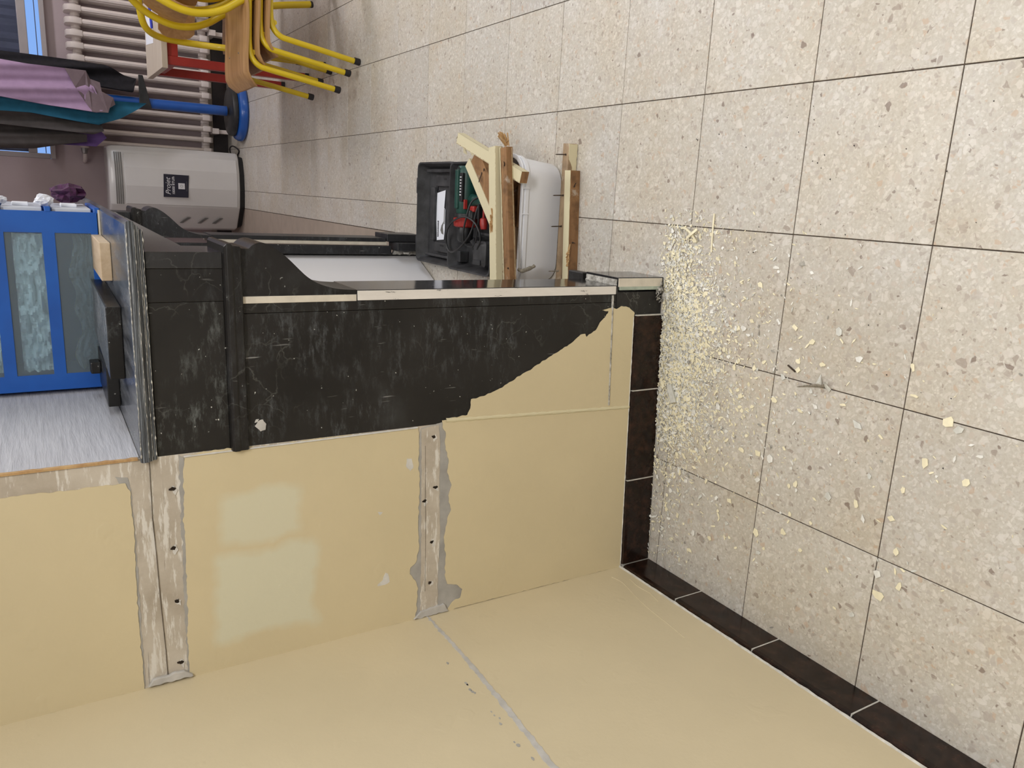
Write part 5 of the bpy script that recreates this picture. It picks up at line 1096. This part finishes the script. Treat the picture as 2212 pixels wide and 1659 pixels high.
for k in range(230):
    if k < 120:
        x, y, d = spot(); y -= random.uniform(0.0, 0.05)
    else:
        x = random.uniform(-0.45, 0.12); y = -0.30 - random.random() ** 1.6 * 0.75
        if x < XL + 0.03: continue
    single(x, y, random.uniform(0.0042, 0.0105) * (1.1 if k > 150 else 1), random.choices((0, 1, 3), (62, 20, 18))[0])
single(-0.374, -0.913, 0.0145, 0, 0.8, 'biggest cream paint flake, lying alone over a tile joint')
single(-0.213, -0.839, 0.0115, 0, 0.5, 'long cream paint flake near the crossing of two tile joints')
single(-0.002, -0.986, 0.012, 0, 0.8, 'cream paint flake on the joint nearest the camera')
single(-0.012, -1.005, 0.012, 3, 0.7, 'pale grey flake touching the cream flake nearest the camera')
single(-0.055, -0.815, 0.016, 3, 0.6, 'wide pale grey flake in the middle of a tile')
def strip(name, label, pts, w, mat, cat='shaving'):
    c = curve(pts, 6); r = []
    for k, p in enumerate(c):
        d = (c[min(k + 1, len(c) - 1)] - c[max(k - 1, 0)]).normalized(); s_ = Vector((-d.y, d.x, 0)).normalized() * w / 2
        r.append([p - s_, p + s_, p + s_ + Vector((0, 0, 0.0012)), p - s_ + Vector((0, 0, 0.0012))])
    o = MB().loft(r, cap=True).build(name, mat); return tag(o, label, cat)
strip('wood_splinter', 'long straight cream splinter lying beyond the paint crumbs', [(0.333, -0.374, 0.002), (0.29, -0.376, 0.003), (0.245, -0.378, 0.002)], 0.004, M['chip_cream'], 'splinter')
strip('paint_curl', 'curved cream paint shaving beside the long splinter', [(0.292, -0.262, 0.001), (0.295, -0.285, 0.006), (0.285, -0.310, 0.009), (0.265, -0.328, 0.004)], 0.005, M['chip_cream'], 'paint curl')
strip('paint_curl', 'short curled cream shaving crossing the curved one', [(0.272, -0.300, 0.010), (0.283, -0.318, 0.013), (0.295, -0.332, 0.010)], 0.006, M['chip_cream'], 'paint curl')
# nail with plaster and torn wallpaper piece
pn = thing('bent_nail', (0.002, -0.72, 0.0), 'thin nail with a lump of grey plaster on the tile joint', 'nail')
MB().tube([(-0.012, -0.665, 0.003), (-0.004, -0.69, 0.005), (0.003, -0.715, 0.007), (0.006, -0.732, 0.008)], [0.0008, 0.002, 0.0035, 0.004], 7).build('shank', M['nail_light'], pn, smooth=True)
b = MB(); b.add([Vector(p) for p in ((0.028, -0.718, 0.004), (0.006, -0.712, 0.008), (0.004, -0.728, 0.009), (0.012, -0.724, 0.012))], [(0, 1, 3), (1, 2, 3), (2, 0, 3), (0, 2, 1)])
b.add([Vector(p) for p in ((0.006, -0.728, 0.006), (-0.006, -0.742, 0.004), (0.002, -0.748, 0.006), (0.012, -0.738, 0.012), (0.014, -0.730, 0.009))], [(0, 1, 2, 3), (0, 3, 4), (4, 3, 2, 1, 0)])
b.build('plaster_lump', M['chip_green'], pn)
b = MB().bar((0.028, -0.634, 0.003), (0.018, -0.655, 0.003), 0.0028, 0.0028); o = b.build('rusty_nail', M['nail']); tag(o, 'short rusty nail lying among the paint flakes', 'nail')
o = MB().hexa([Vector(p) for p in ((-0.135, -0.318, 0.002), (-0.092, -0.296, 0.002), (-0.097, -0.284, 0.004), (-0.140, -0.303, 0.004), (-0.132, -0.322, 0.012), (-0.090, -0.300, 0.014), (-0.096, -0.287, 0.015), (-0.139, -0.305, 0.013))]).build('plaster_piece', M['chip_green'], bevel=0.001)
tag(o, 'elongated grey plaster piece lying tilted in the crumbs near the skirting tile', 'plaster piece')
